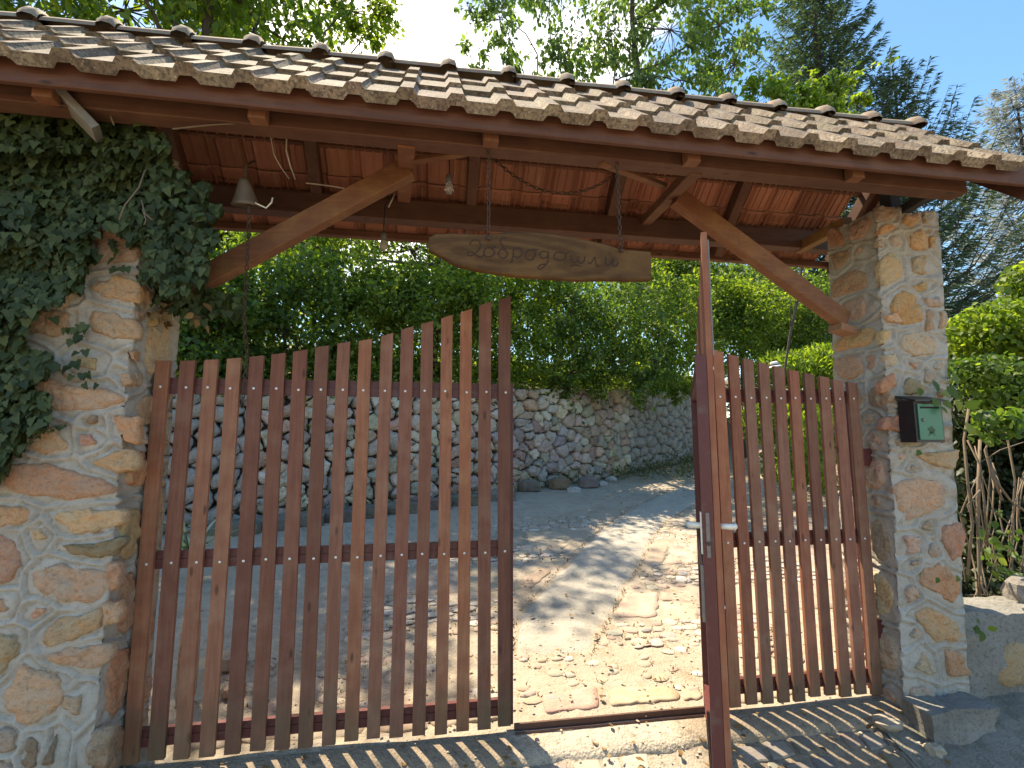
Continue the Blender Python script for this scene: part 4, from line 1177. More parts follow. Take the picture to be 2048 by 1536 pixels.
m.build('emblem', 'emblem_green', door)

# ------------------------------------------------------------------ paving on the street side
def sett_mesh(i):
    m = MB(); r_ = random.Random(i)
    top = [(-.5, -.5), (-.15, -.54), (.2, -.5), (.5, -.46), (.53, 0), (.5, .47), (.1, .53), (-.3, .5), (-.52, .44), (-.5, 0)]
    top = [(a + r_.uniform(-.07, .07), b + r_.uniform(-.07, .07)) for a, b in top]; n_ = len(top)
    vs = [(a, b, -1) for a, b in top] + [(a, b, -.15) for a, b in top] + [(a * .86, b * .86, .0 + r_.uniform(-.05, .12)) for a, b in top] + [(0, 0, .1)]
    fs = []
    for q_ in range(2):
        for i_ in range(n_):
            j = (i_ + 1) % n_; fs.append((q_ * n_ + i_, q_ * n_ + j, (q_ + 1) * n_ + j, (q_ + 1) * n_ + i_))
    for i_ in range(n_): fs.append((2 * n_ + i_, 2 * n_ + (i_ + 1) % n_, 3 * n_))
    m.add(vs, fs)
    return m.mesh('paving_stone', 'paving_stone')
SETT = [sett_mesh(i) for i in range(6)]
SCOL = [(.56, .49, .40), (.47, .38, .29), (.45, .40, .34), (.58, .52, .43), (.43, .34, .25), (.50, .44, .36)]
ang_ap = math.atan(G_APRON)
y = 2.612
row = 0
cnt = 0
while y > 2.1:
    x = -1.45 + random.uniform(-.1, .1); dep = .105
    while x < 3.0 and cnt < 290:
        w = random.uniform(.085, .15)
        yy = y + random.uniform(-.012, .012)
        fd = 1 if abs(x + w / 2 - .98) < .5 + random.uniform(-.12, .12) else .5  # setts off the middle darkened, the gate's shade painted into their colour
        if random.random() > .1:
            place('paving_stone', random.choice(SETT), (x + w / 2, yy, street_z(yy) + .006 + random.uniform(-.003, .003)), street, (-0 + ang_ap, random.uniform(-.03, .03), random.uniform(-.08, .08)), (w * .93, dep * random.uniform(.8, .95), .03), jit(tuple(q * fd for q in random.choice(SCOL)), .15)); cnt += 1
        x += w + random.uniform(.006, .03)
    y -= dep * 1.12; row += 1
# concrete strip before the gate, ragged at the front
V, F = [], []
nx = 90
for i in range(nx + 1):
    x = -1.43 + (2.78 + 1.43) * i / nx
    fr_ = 2.672 + .02 * noise.fractal((x * 5, 0, 0), 1.0, 2.0, 4) + .012 * noise.noise((x * 17, 3, 0))
    for (yy, dz) in ((fr_ - .012, -.03), (fr_, .014), (fr_ + .02, .024), (2.72, .026), (2.80, .020), (2.852, .008)):
        V.append((x, yy, street_z(yy) + dz + .006 * noise.fractal((x * 6, yy * 6, 1), 1.0, 2.0, 4)))
for i in range(nx):
    for j in range(5):
        a = i * 6 + j; F.append((a, a + 6, a + 7, a + 1))
o = place('concrete_strip', np_mesh('concrete_strip', np.array(V), np.array(F), 'strip_shade_moss', True), (0, 0, 0), street)

# ------------------------------------------------------------------ paving on the drive
def on_poly(pts, lift): return [(p.x, p.y, drive_h(p.x, p.y) + lift) for p in pts]
trackL = [(.60, 3.62), (.716, 4.171), (1.109, 4.786), (1.659, 5.648), (2.32, 6.585), (3.1, 7.5), (4.1, 8.5), (5.3, 9.6)]
trackR = [(1.15, 3.55), (1.434, 3.998), (1.822, 4.588), (2.294, 5.259), (2.77, 6.05), (3.35, 6.8), (4.6, 8.0), (5.9, 9.2)]
V, F = [], []
NT, NCc = 64, 9
def tr(side, t):
    f = t * (len(side) - 1); i = min(int(f), len(side) - 2); return Vector(side[i]).lerp(Vector(side[i + 1]), f - i)
for i in range(NT + 1):
    a, b = tr(trackL, i / NT), tr(trackR, i / NT)
    for j in range(NCc):
        p = a.lerp(b, j / (NCc - 1)); e = .012 * noise.noise((p.x * 9, p.y * 9, 0))
        edge = j in (0, NCc - 1)
        V.append((p.x + (e if edge else 0), p.y, drive_h(p.x, p.y) + (-.012 if (edge or i == 0) else .012) + .005 * noise.fractal((p.x * 4, p.y * 4, 2), 1.0, 2.0, 3)))
for i in range(NT):
    for j in range(NCc - 1):
        a = i * NCc + j; F.append((a, a + 1, a + NCc + 1, a + NCc))
place('concrete_track', np_mesh('concrete_track', np.array(V), np.array(F), 'track_concrete', True), (0, 0, 0), drive)
# older grey concrete by the wall, to the left
V, F = [], []
ys = np.linspace(4.9, 9.4, 40)
for y in ys:
    xr_ = np.interp(y, [4.9, 5.6, 6.6, 7.4, 9.4], [-.35, .35, 1.35, 2.5, 5.2])
    for j in range(14):
        x = -4.5 + (xr_ + 4.5) * j / 13
        V.append((x + .02 * noise.noise((x * 8, y * 8, 0)), y, drive_h(x, y) + (-.02 if y < 5 or j == 13 else .010) + .01 * noise.fractal((x * 2, y * 2, 4), 1.0, 2.0, 4)))
for i in range(39):
    for j in range(13):
        a = i * 14 + j; F.append((a, a + 1, a + 15, a + 14))
place('concrete_slab', np_mesh('concrete_slab', np.array(V), np.array(F), 'grey_concrete', True), (0, 0, 0), drive)
FCOL = [(.43, .32, .25), (.42, .35, .27), (.40, .31, .24), (.44, .37, .28), (.39, .32, .26)]
def flag(quad, col, lift=.007):
    ol = smooth_outline(quad, 34, .03); c = ol.mean(0); z = drive_h(c[0], c[1]) - .004
    add_stone('flagstone', ol, ((0, -0.0, z - G_DRIVE * c[1] + .004), (1, 0, 0), (0, 1, G_DRIVE), (0, -G_DRIVE, 1)), 'paving_stone', drive, jit(col, .1), lift, .006, .02, ((1.0, 0.), (.99, .9), (.7, 1.0), (.35, 1.0)))
def pxq(pts): return [(on_drive(a, b).x, on_drive(a, b).y) for a, b in pts]
flag(pxq([(1082, 1395), (1190, 1372), (1200, 1415), (1090, 1428)]), (.52, .33, .265))
flag(pxq([(1212, 1385), (1240, 1377), (1350, 1374), (1362, 1400), (1225, 1412)]), (.54, .43, .30))
flag(pxq([(1360, 1378), (1400, 1372), (1405, 1398), (1368, 1402)]), (.5, .38, .28))
flag(pxq([(1228, 1233), (1250, 1188), (1318, 1186), (1312, 1236)]), (.52, .39, .30))
flag(pxq([(1322, 1206), (1396, 1206), (1398, 1244), (1330, 1242)]), (.5, .42, .30))
flag(pxq([(1322, 1184), (1396, 1184), (1396, 1203), (1320, 1201)]), (.48, .37, .28))
flag(pxq([(1287, 1130), (1296, 1088), (1340, 1086), (1326, 1128)]), (.5, .39, .29))
flag(pxq([(1332, 1128), (1346, 1086), (1396, 1088), (1396, 1128)]), (.52, .4, .3))
flag(pxq([(1032, 1165), (1085, 1135), (1105, 1140), (1062, 1178)]), (.5, .38, .27))
flag(pxq([(1032, 1095), (1105, 1076), (1150, 1080), (1130, 1096), (1050, 1110)]), (.52, .4, .29))
# the rest of the flag bands, to both sides, in the same pattern
for (y0, y1, xa, xb) in ((4.0, 4.55, 2.15, 4.2), (5.25, 6.0, 3.2, 5.2), (4.7, 5.4, -.9, .9), (6.0, 6.5, -.1, 1.6), (2.95, 3.2, -1.2, .4), (2.95, 3.2, 1.75, 2.7)):
    x = xa
    while x < xb - .15:
        w = random.uniform(.3, .5)
        flag([(x, y0 + random.uniform(-.03, .03)), (x + w, y0 + random.uniform(-.03, .03)), (x + w, y1 + random.uniform(-.03, .03)), (x + .01, y1 + random.uniform(-.03, .03))], random.choice(FCOL)); x += w + .03
def cobble_mesh(i):
    r_ = random.Random(i + 90); m = MB(); n_ = 8
    prof = [(1.0, -.5), (1.0, 0.0), (.8, .55), (.4, .9)]
    vs = []
    rad = [r_.uniform(.82, 1.15) for _ in range(n_)]
    for r, h in prof:
        vs += [(r * rad[k_] * .5 * math.cos(2 * math.pi * k_ / n_), r * rad[k_] * .5 * math.sin(2 * math.pi * k_ / n_), h) for k_ in range(n_)]
    vs.append((0, 0, 1))
    fs = []
    for q_ in range(3):
        for k_ in range(n_):
            j = (k_ + 1) % n_; fs.append((q_ * n_ + k_, q_ * n_ + j, (q_ + 1) * n_ + j, (q_ + 1) * n_ + k_))
    for k_ in range(n_): fs.append((3 * n_ + k_, 3 * n_ + (k_ + 1) % n_, 4 * n_))
    m.add(vs, fs); return m.mesh('cobble', 'paving_stone', smooth=True)
COB = [cobble_mesh(i) for i in range(7)]
CCOL = [(.60, .53, .44), (.52, .44, .35), (.64, .58, .50), (.50, .40, .32), (.46, .42, .38), (.58, .48, .36), (.50, .37, .29)]
bands = [((3.10, 3.72), (.3, 2.6), .34, .075), ((3.66, 3.98), (1.25, 2.8), 1.0, .095), ((4.62, 5.2), (1.95, 4.0), 1.0, .10), ((6.05, 6.7), (2.85, 5.2), 1.0, .10), ((4.0, 4.62), (-.6, .72), .9, .10), ((5.4, 5.95), (-.3, 1.55), 1.0, .10), ((6.55, 7.2), (.6, 2.4), .8, .10), ((3.15, 3.7), (-1.2, .3), .3, .08)]
cob = []
for (ya, yb_), (xa, xb), dens, sz in bands:
    y = ya
    while y < yb_:
        x = xa + random.uniform(0, sz)
        while x < xb:
            if random.random() < dens:
                cob.append((x + random.uniform(-.02, .02), y + random.uniform(-.02, .02), sz * random.choice([.5, .7, .9, 1.0, 1.25, 1.4])))
            x += sz * random.uniform(1.1, 1.6)
        y += sz * .95
def off_track(x, y):
    if y < 3.6 or y > 9.5: return True
    ts = [(tr(trackL, i / 40), tr(trackR, i / 40)) for i in range(41)]
    xl_ = np.interp(y, [a.y for a, b in ts], [a.x for a, b in ts]); xr__ = np.interp(y, [b.y for a, b in ts], [b.x for a, b in ts])
    return x < xl_ - .06 or x > xr__ + .06
cob = [c for c in cob if off_track(c[0], c[1])]
def in_view(c):
    ang = math.atan2(c[0], c[1]); return .15 < ang < .5
cob.sort(key=lambda c: (not in_view(c), c[1]))
print('cobbles', len(cob))
extraV, extraF, offn = [], [], 0
for i, (x, y, s) in enumerate(cob):
    z = drive_h(x, y) + .004
    sc = (s * random.uniform(.9, 1.35), s * random.uniform(.65, .95), random.uniform(.005, .013)); rz = random.uniform(-.5, .5)
    if i < 290:
        place('cobble', COB[i % 7], (x, y, z), drive, (math.atan(G_DRIVE), 0, rz), sc, jit(random.choice(CCOL), .15))
    else:
        me = COB[i % 7]; a = np.empty(len(me.vertices) * 3, np.float32); me.vertices.foreach_get('co', a); a = a.reshape(-1, 3) * np.array(sc)
        c_, s_ = math.cos(rz), math.sin(rz)
        a = np.stack([a[:, 0] * c_ - a[:, 1] * s_ + x, a[:, 0] * s_ + a[:, 1] * c_ + y, a[:, 2] + z], 1)
        f = []
        for p in me.polygons:
            v_ = list(p.vertices)
            f += [v_[:3]] + ([[v_[0], v_[2], v_[3]]] if len(v_) == 4 else [])
        extraV.append(a); extraF.append(np.array(f) + offn); offn += len(a)
if extraV:
    o = place('cobble_rest', np_mesh('cobble_rest', np.vstack(extraV), np.vstack(extraF), 'paving_stone', True), (0, 0, 0), drive, color=(.52, .46, .4)); o['kind'] = 'stuff'

# grit on the drive and the street, dry moss between the cobbles
def grit():
    n_ = 5200
    X = rng.uniform(-2.2, 4.2, n_); Y = 2.15 + 6.5 * rng.random(n_) ** 1.5
    keep = np.array([noise.noise((x * 1.4, y * 1.4, 8)) + .25 > random.uniform(-.3, .6) for x, y in zip(X, Y)])
    X, Y = X[keep], Y[keep]; n_ = len(X)
    Z = np.array([drive_h(x, y) if y > 2.85 else street_z(y) for x, y in zip(X, Y)]) + np.where((Y < 2.85) & (Y > 2.68), .026, .014)
    T = np.array([(1, 0, 0), (0, 1, 0), (-1, 0, 0), (0, -1, 0), (.3, .2, .8), (0, 0, -.6)], float); F = np.array([(0, 1, 4), (1, 2, 4), (2, 3, 4), (3, 0, 4)])
    s_ = rng.uniform(.003, .011, n_) * rng.choice([.7, 1, 1.4], n_); a = rng.uniform(0, 6.3, n_); el = rng.uniform(.6, 1.2, n_)
    c_, q_ = np.cos(a), np.sin(a)
    V = np.stack([X[:, None] + s_[:, None] * (T[None, :, 0] * c_[:, None] - T[None, :, 1] * (q_ * el)[:, None]), Y[:, None] + s_[:, None] * (T[None, :, 0] * q_[:, None] + T[None, :, 1] * (c_ * el)[:, None]), Z[:, None] + s_[:, None] * T[None, :, 2] * .7], -1)
    FF = (F[None] + (np.arange(n_) * 6)[:, None, None]).reshape(-1, 3)
    o = place('grit', np_mesh('grit', V.reshape(-1, 3), FF, 'paving_stone'), (0, 0, 0), color=(.44, .37, .29)); o['kind'] = 'stuff'
    tag(o, 'loose grit strewn over the drive and the threshold', 'gravel')
    P = []
    for x, y, s in cob:
        for _ in range(5):
            a = random.uniform(0, 6.3); P.append((x + math.cos(a) * s * .62, y + math.sin(a) * s * .5, drive_h(x, y) + .006))
    for i in range(900):
        t_ = random.random(); q_ = tr(random.choice([trackL, trackR]), t_); P.append((q_.x + random.gauss(0, .012), q_.y + random.gauss(0, .012), drive_h(q_.x, q_.y) + .004))
    P = np.array(P); n_ = len(P)
    tag(leaves('dry_moss', P, rand_dirs(n_) + np.array([0, 0, .5]), rand_dirs(n_), rng.uniform(.014, .034, n_), LANCE, 'dry_leaf', stuff=True), 'dry brown moss growing between the cobbles of the drive', 'moss')
grit()

# ------------------------------------------------------------------ blocks and rocks
def rock(name, c, size, label, cat='rock', mat='wall_stone', col=(.4, .38, .35), group=None, seed=0, sharp=.25):
    m = MB(); n1, n2 = 9, 6; vs = []
    for j in range(n2 + 1):
        th = math.pi * j / n2
        for i in range(n1):
            ph = 2 * math.pi * i / n1
            d = Vector((math.sin(th) * math.cos(ph), math.sin(th) * math.sin(ph), math.cos(th)))
            k_ = max(abs(d.x), abs(d.y), abs(d.z)); d2 = d.lerp(d / k_, .72)
            f = 1 + sharp * noise.noise((d.x * 1.7 + seed, d.y * 1.7, d.z * 1.7)) + .1 * noise.noise((d.x * 5 + seed, d.y * 5, d.z * 5))
            vs.append(Vector(c) + Vector((d2.x * size[0], d2.y * size[1], d2.z * size[2])) * f)
    fs = [(j * n1 + i, (j + 1) * n1 + i, (j + 1) * n1 + (i + 1) % n1, j * n1 + (i + 1) % n1) for j in range(n2) for i in range(n1)]
    m.add(vs, fs)
    return tag(m.build(name, mat, color=col), label, cat, group)
for i, (px, py, sx, col, lab) in enumerate([(1060, 970, .21, (.2, .17, .14), 'dark low kerb block at the wall foot next to the tall gate slats'), (1120, 965, .2, (.26, .19, .12), 'brown kerb block in the middle of the row at the wall foot'), (1180, 962, .18, (.24, .19, .17), 'reddish grey kerb block at the right end of the row at the wall foot')]):
    p = on_drive(px, py + 16); rock('kerb_block', (p.x, p.y + .1, p.z + .11), (sx, .12, .12), lab, 'kerb', col=col, group='kerb blocks at the wall foot', seed=i * 3.1, sharp=.12)
kp = on_drive(730, 1040)
t_kerb = thing('stone_kerb', kp, 'low dark stone kerb along the wall foot behind the left gate leaf', 'kerb')
for i in range(9):
    f = (i + .5) / 9; p = on_drive(430 + 600 * f, 1078 - 78 * f)
    o = rock('kerb_stone', (p.x, p.y + .1, p.z + .08), (.3, .12, .11), None, None, col=jit((.19, .165, .14), .2), seed=60 + i * 1.7, sharp=.12)
    o.parent = t_kerb; o.location = o.location - kp
for i, (px, py, s, lab) in enumerate([(1148, 985, .12, 'flat pale rock lying in front of the kerb blocks'), (1204, 972, .11, 'pale rounded rock at the wall foot, left of a pair'), (1222, 962, .11, 'pale rounded rock at the wall foot, right of a pair')]):
    p = on_drive(px, py); rock('rock', (p.x, p.y, p.z + s * .35), (s, s * .8, s * .5), lab, 'rock', col=(.5, .5, .48), seed=10 + i * 2.3)
# rubble edging behind the left leaf
for i, (x, y, s, h, lab) in enumerate([(-1.36, 3.35, .05, .5, 'tall narrow upright stone behind the leftmost gate slats'), (-1.25, 3.7, .09, .1, 'low reddish rubble stone behind the left gate leaf'), (-1.12, 3.4, .06, .06, 'small rubble stone near the foot of the left gate slats')]):
    rock('rubble_stone', (x, y, drive_z(y) + h * .5), (s, s, h * .6), lab, 'stone', 'pillar_stone', (.46, .38, .30), seed=20 + i * 2)
# loose bits on the street by the right leaf
p = at(1790, 1412, 2.62); p.z = street_z(2.62)
rock('loose_stone', (2.60, 2.66, street_z(2.66) + .03), (.075, .05, .03), 'flat loose stone lying before the right pillar foot', 'stone', 'paving_stone', (.4, .33, .25), seed=31, sharp=.5)
rock('loose_stone', (1.93, 2.38, street_z(2.38) + .02), (.022, .02, .035), 'small upright stone chip in the slat shadows', 'stone', 'paving_stone', (.45, .36, .28), seed=35)
rock('loose_stone', (2.72, 2.50, street_z(2.50) + .02), (.045, .035, .03), 'rough stone lump beside the concrete step', 'stone', 'paving_stone', (.42, .37, .28), seed=38, sharp=.6)
# concrete step and low plastered wall by the right pillar
def lumpy_box(name, lo, hi, mat, amp, label, cat, res=.05, fs=6, color=(1, 1, 1)):
    m = MB(); lo, hi = Vector(lo), Vector(hi)
    for ax in range(3):
        for sgn in (0, 1):
            u, v = (ax + 1) % 3, (ax + 2) % 3
            nu, nv = max(1, int((hi[u] - lo[u]) / res)), max(1, int((hi[v] - lo[v]) / res)); vs = []
            for a in range(nu + 1):
                for b in range(nv + 1):
                    q = Vector((0, 0, 0)); q[ax] = hi[ax] if sgn else lo[ax]; q[u] = lo[u] + (hi[u] - lo[u]) * a / nu; q[v] = lo[v] + (hi[v] - lo[v]) * b / nv
                    c = (lo + hi) / 2
                    q += Vector((noise.fractal(q * fs, 1, 2, 3), noise.fractal(q * fs + Vector((9, 0, 0)), 1, 2, 3), noise.fractal(q * fs + Vector((0, 9, 0)), 1, 2, 3))) * amp
                    vs.append(q)
            fs_ = []
            for a in range(nu):
                for b in range(nv):
                    i0 = a * (nv + 1) + b; f = (i0, i0 + nv + 1, i0 + nv + 2, i0 + 1); fs_.append(f if sgn else f[::-1])
            m.add(vs, fs_)
    return tag(m.build(name, mat, color=color, smooth=True), label, cat)
lumpy_box('step', (2.76, 2.53, -.25), (3.20, 2.716, .07), 'old_plaster', .02, 'grey concrete step block at the foot of the right pillar', 'step')
t_low = lumpy_box('low_wall', (3.27, 2.74, -.3), (6.2, 3.02, .50), 'old_plaster', .035, 'low plastered wall running right from the right pillar', 'wall', .06)
add_stone('stone', smooth_outline([(3.42, .2), (3.6, .33), (3.78, .3), (3.75, .08), (3.5, .05)], 18, .02), ((0, 2.735, 0), (1, 0, 0), (0, 0, 1), (0, -1, 0)), 'pillar_stone', t_low, (.42, .33, .2), .02)
rock('rock', (3.95, 2.88, .56), (.10, .09, .10), 'pale rough rock lying on the low wall under the hedge', 'rock', col=(.30, .27, .24), seed=44)
sheet('mossy_verge', 'moss_ground', (2.55, 6.5), (1.2, 2.74), lambda x, y: street_z(y) + .012 + .05 * max(0, min(1, (x - 2.9) / .6)) , 40, 30, .02, 6)

# ------------------------------------------------------------------ vegetation
def blobs_to_leaves(blobs, n, spread=.32, kfac=1.0, shell=.55):
    """leaf positions in clusters scattered through ellipsoids; returns positions, outward directions, cluster centres"""
    vol = np.array([b[1][0] * b[1][1] * b[1][2] for b in blobs]) ** (2 / 3); vol = vol / vol.sum()
    P, D, C = [], [], []
    for (c, r), f in zip(blobs, vol):
        c = np.array(c, float); r = np.array(r, float); nl = int(n * f); nk = max(4, int(nl / 55 * kfac))
        dirs = rand_dirs(nk); rad = shell + (1 - shell) * rng.random(nk) ** .6
        cc = c + dirs * rad[:, None] * r
        idx = rng.integers(0, nk, nl); g = rng.normal(size=(nl, 3)) * (r.mean() * spread * .55)
        P.append(cc[idx] + g); D.append(dirs[idx] + .0); C.append(np.hstack([cc, np.repeat(c[None], nk, 0)]))
    return np.vstack(P), np.vstack(D), C
def px_blob(cx, cy, rx, ry, Y, depth=None):
    p = at(cx, cy, Y); s = Y / FOC * 1.02
    return (tuple(p), (rx * s, (depth or min(rx, ry) * s), ry * s))
def plant(name, label, cat, base, blobs, n, size, mat, shape=OVAL, trunk_r=.05, trunk='bark', group=None, droop=.5, crown='foliage', stem='stem', spread=.32, shell=.55, limbs=True, twigs=True, kfac=1.0, sprays=14):
    t = thing(name, base, label, cat, group)
    P, D, C = blobs_to_leaves(blobs, n, spread, kfac, shell)
    shoots = []
    for _ in range(sprays):                                    # loose shoots that break the outline
        cc = C[rng.integers(0, len(C))]; row = cc[rng.integers(0, len(cc))]
        a_ = row[:3]; d_ = unit((row[:3] - row[3:])[None])[0] + np.array([0, 0, .7]) + rng.normal(size=3) * .3; d_ = d_ / np.linalg.norm(d_)
        L_ = rng.uniform(.3, .8) * (1 if size < .1 else 1.4); ts = np.linspace(.1, 1, int(L_ / size * 2.6) + 3)
        pth = a_ + d_ * L_ * ts[:, None] + np.array([0, 0, -.35]) * L_ * (ts ** 2)[:, None]
        shoots.append((row[3:], a_, pth)); P = np.vstack([P, pth]); D = np.vstack([D, np.repeat(d_[None], len(ts), 0) * .5])
    n_ = len(P)
    D = D * .6 + rand_dirs(n_) * .9 + np.array([0, 0, -droop])
    Nn = rand_dirs(n_) + np.array([0, -.2, .9])
    leaves(crown, P, D, Nn, size * rng.uniform(.55, 1.35, n_), shape, mat, t, origin=tuple(base))
    m = MB(); b = Vector(base)
    top = Vector(blobs[0][0])
    def limb(a, e, r0, r1, k=6, n6=6, wob=.12):
        L = (e - a).length; pts, rs = [], []
        s = random.uniform(0, 50)
        for i in range(k + 1):
            f = i / k; p = a.lerp(e, f)
            w_ = math.sin(math.pi * f) * L * wob
            p = p + Vector((noise.noise((s, f * 2.5, 0)), noise.noise((s, 7, f * 2.5)), noise.noise((s, f * 2.5, 3)) * .5)) * w_ + Vector((0, 0, -math.sin(math.pi * f) * L * .06))
            pts.append(p); rs.append(r0 + (r1 - r0) * f)
        m.tube(pts, rs, n6, cap=False); return pts
    main = limb(b + Vector((0, 0, -.25)), top, trunk_r, trunk_r * .45, 9, 8, .08)
    if limbs:
        for (c, r) in blobs[1:]:
            st = main[min(len(main) - 1, max(2, int(len(main) * random.uniform(.4, .95))))]
            limb(st, Vector(c), trunk_r * .28, trunk_r * .09, 6, 6)
    if twigs:
        for cc in C:
            step = max(1, len(cc) // 30)
            for row in cc[::step]:
                limb(Vector(row[3:]), Vector(row[:3]), trunk_r * .07 + .002, .0025, 3, 4, .1)
    for c_, a_, pth in shoots:
        limb(Vector(c_), Vector(a_), trunk_r * .07 + .002, .004, 3, 4, .1)
        m.tube([Vector(a_)] + [Vector(q) for q in pth[::max(1, len(pth) // 4)]], .0035, 4, cap=False)
    m.build(stem, trunk, t, origin=tuple(base), smooth=True)
    return t
def wall_top_at(px):
    """a point just behind the wall crest below picture column px"""
    best = None
    for i in range(400):
        p, d = wall_point(WLEN * i / 400 * .9999); nr = Vector((-d.y, d.x)); q = p + nr * .55
        e = abs((q.x * _cy - q.y * _sy) / (q.x * _sy + q.y * _cy) * FOC / _cp - (px - 1024))
        if best is None or e < best[0]: best = (e, Vector((q.x, q.y, drive_z(p.y) + 1.9)))
    return best[1]
# shrubs along the wall crest
SH = [('dark vine covered shrub on the wall crest behind the left gate slats', 395, [(395, 680, 95, 90), (330, 610, 80, 90), (450, 600, 70, 80), (380, 750, 100, 45), (300, 700, 70, 70)], 7.2, 'shrub_dark_leaf', 6500, .10, OVAL),
    ('dark green shrub on the wall behind the pull chain', 560, [(570, 660, 110, 90), (520, 585, 80, 70), (640, 585, 90, 75), (560, 745, 100, 45), (480, 700, 70, 60)], 7.9, 'shrub_dark_leaf', 8200, .092, OVAL),
    ('shrub with sunlit yellow green top on the wall, left of the dark tree trunk', 715, [(720, 670, 100, 80), (700, 580, 95, 65), (780, 600, 80, 75), (720, 745, 100, 45)], 8.3, 'shrub_leaf', 8200, .092, OVAL),
    ('shrub behind the rising slat tops of the left gate leaf', 860, [(870, 660, 95, 90), (850, 575, 90, 65), (930, 590, 80, 75), (870, 745, 100, 45)], 8.7, 'shrub_leaf', 8200, .092, OVAL),
    ('bright yellow green shrub just right of the tallest gate slat', 1010, [(1000, 620, 90, 80), (1040, 690, 70, 70), (960, 570, 80, 60), (1075, 590, 70, 55), (1020, 745, 80, 45)], 9.2, 'bright_leaf', 7600, .095, OVAL),
    ('dense rounded dark green bush overhanging the wall below the carved sign', 1165, [(1170, 690, 120, 85), (1150, 600, 110, 70), (1240, 640, 110, 90), (1230, 745, 80, 50), (1140, 745, 70, 40), (1310, 720, 60, 60), (1290, 775, 55, 32), (1120, 770, 40, 25)], 9.3, 'shrub_dark_leaf', 14500, .08, OVAL),
    ('tall green bush on the wall beside the open wicket leaf', 1310, [(1320, 660, 90, 90), (1300, 590, 90, 60), (1370, 620, 70, 80), (1320, 745, 80, 50), (1400, 720, 50, 60), (1350, 785, 40, 22)], 10.2, 'shrub_leaf', 9000, .09, OVAL)]
for lab, px, bl, Y, mt, nl, sz, shp in SH:
    base = wall_top_at(px)
    plant('shrub', lab, 'shrub', base, [px_blob(*b, Y) for b in bl], nl, sz, mt, shp, .05, group='shrubs on the retaining wall', droop=.35, spread=.27, shell=.35, sprays=34)
for lab, px, bl, Y, mt, nl in [('rose bush with greyish leaves behind the right gate leaf', 1480, [(1480, 650, 80, 80), (1440, 600, 60, 60), (1530, 620, 70, 60)], 12.5, 'shrub_leaf', 14000), ('dark bush in the garden left of the right pillar', 1600, [(1600, 640, 70, 70), (1650, 600, 60, 60), (1560, 690, 60, 45)], 13.0, 'shrub_dark_leaf', 13000)]:
    b0 = at(px, 760, Y)
    plant('shrub', lab, 'shrub', (b0.x, b0.y, drive_h(b0.x, b0.y)), [px_blob(*b, Y) for b in bl], nl, .10, mt, OVAL, .05, group='garden bushes behind the right gate leaf', droop=.35, spread=.3, shell=.35, sprays=20)
# creeping growth over the crest and the bank behind it
def crest_cover():
    P = []
    for i in range(26000):
        s = random.uniform(.5, WLEN - .3); p, d = wall_point(s); nr = Vector((-d.y, d.x))
        o_ = abs(random.gauss(0, 1)) * 1.6 - .12; q = p + nr * o_
        over = random.random() * .75 * max(0, .35 + noise.noise((s * 1.1, 2, 0))) if o_ < .1 else 0
        P.append((q.x, q.y, drive_z(p.y) + 1.84 + .22 * max(0, o_) + random.random() * .34 - over))
    P = np.array(P); n_ = len(P)
    tag(leaves('ground_cover', P, rand_dirs(n_) + np.array([.1, -.3, .2]), rand_dirs(n_) + np.array([0, -.4, .8]), rng.uniform(.05, .10, n_), OVAL, 'shrub_leaf', stuff=True), 'creeping green growth along the crest of the retaining wall', 'ground cover')
crest_cover()
# garden plants, bright, low, behind the right leaf
def meadow():
    P = []
    for (px, py, rx, ry, Y, n_) in ((1570, 745, 70, 45, 10.8, 3000), (1640, 735, 55, 50, 10.6, 2800), (1590, 840, 60, 60, 9.4, 2600), (1520, 840, 40, 60, 10.0, 1200), (1660, 900, 40, 90, 7.5, 1400), (1600, 940, 40, 60, 7.0, 900)):
        c, r = px_blob(px, py, rx, ry, Y, .9)
        P.append(np.array(c) + rand_dirs(n_) * rng.random((n_, 1)) ** .4 * np.array(r))
    P = np.vstack(P); n_ = len(P)
    zmin = np.array([drive_h(p[0], p[1]) for p in P]); P[:, 2] = np.maximum(P[:, 2], zmin + .02)
    o = leaves('garden_plants', P, rand_dirs(n_) + np.array([0, 0, .9]), rand_dirs(n_), rng.uniform(.08, .2, n_), LANCE, 'bright_leaf', stuff=True)
    tag(o, 'bright yellow green garden plants seen above and between the right gate slats', 'plants')
meadow()
HS = .80
hp = at(1549, 730, 9.6)
t_hat = thing('sun_hat', (hp.x, hp.y, drive_h(hp.x, hp.y)), 'white hat with dark band showing above the right gate slats', 'hat')
MB().lathe(hp, [(.0, .10 * HS), (.07 * HS, .095 * HS), (.10 * HS, .07 * HS), (.108 * HS, .02 * HS)], 16, (-.2, 0, 1)).build('crown', 'hat_white', t_hat, smooth=True)
MB().lathe(hp, [(.109 * HS, .02 * HS), (.112 * HS, -.012 * HS)], 16, (-.2, 0, 1)).build('band', 'hat_band', t_hat)
MB().lathe(hp, [(.112 * HS, -.012 * HS), (.185 * HS, -.055 * HS), (.18 * HS, -.062 * HS), (.1 * HS, -.02 * HS)], 16, (-.2, 0, 1)).build('brim', 'hat_white', t_hat, smooth=True)
MB().tube([(hp.x, hp.y, drive_h(hp.x, hp.y)), (hp.x, hp.y, hp.z + .06)], .02, 6).build('stake', 'pale_stem', t_hat)
gp = at(1617, 722, 11.2)
rock('garden_rock', (gp.x, gp.y, gp.z), (.22, .2, .14), 'reddish brown rounded rock among the garden plants by the right pillar', 'rock', 'red_rock', (1, 1, 1), seed=51, sharp=.1)

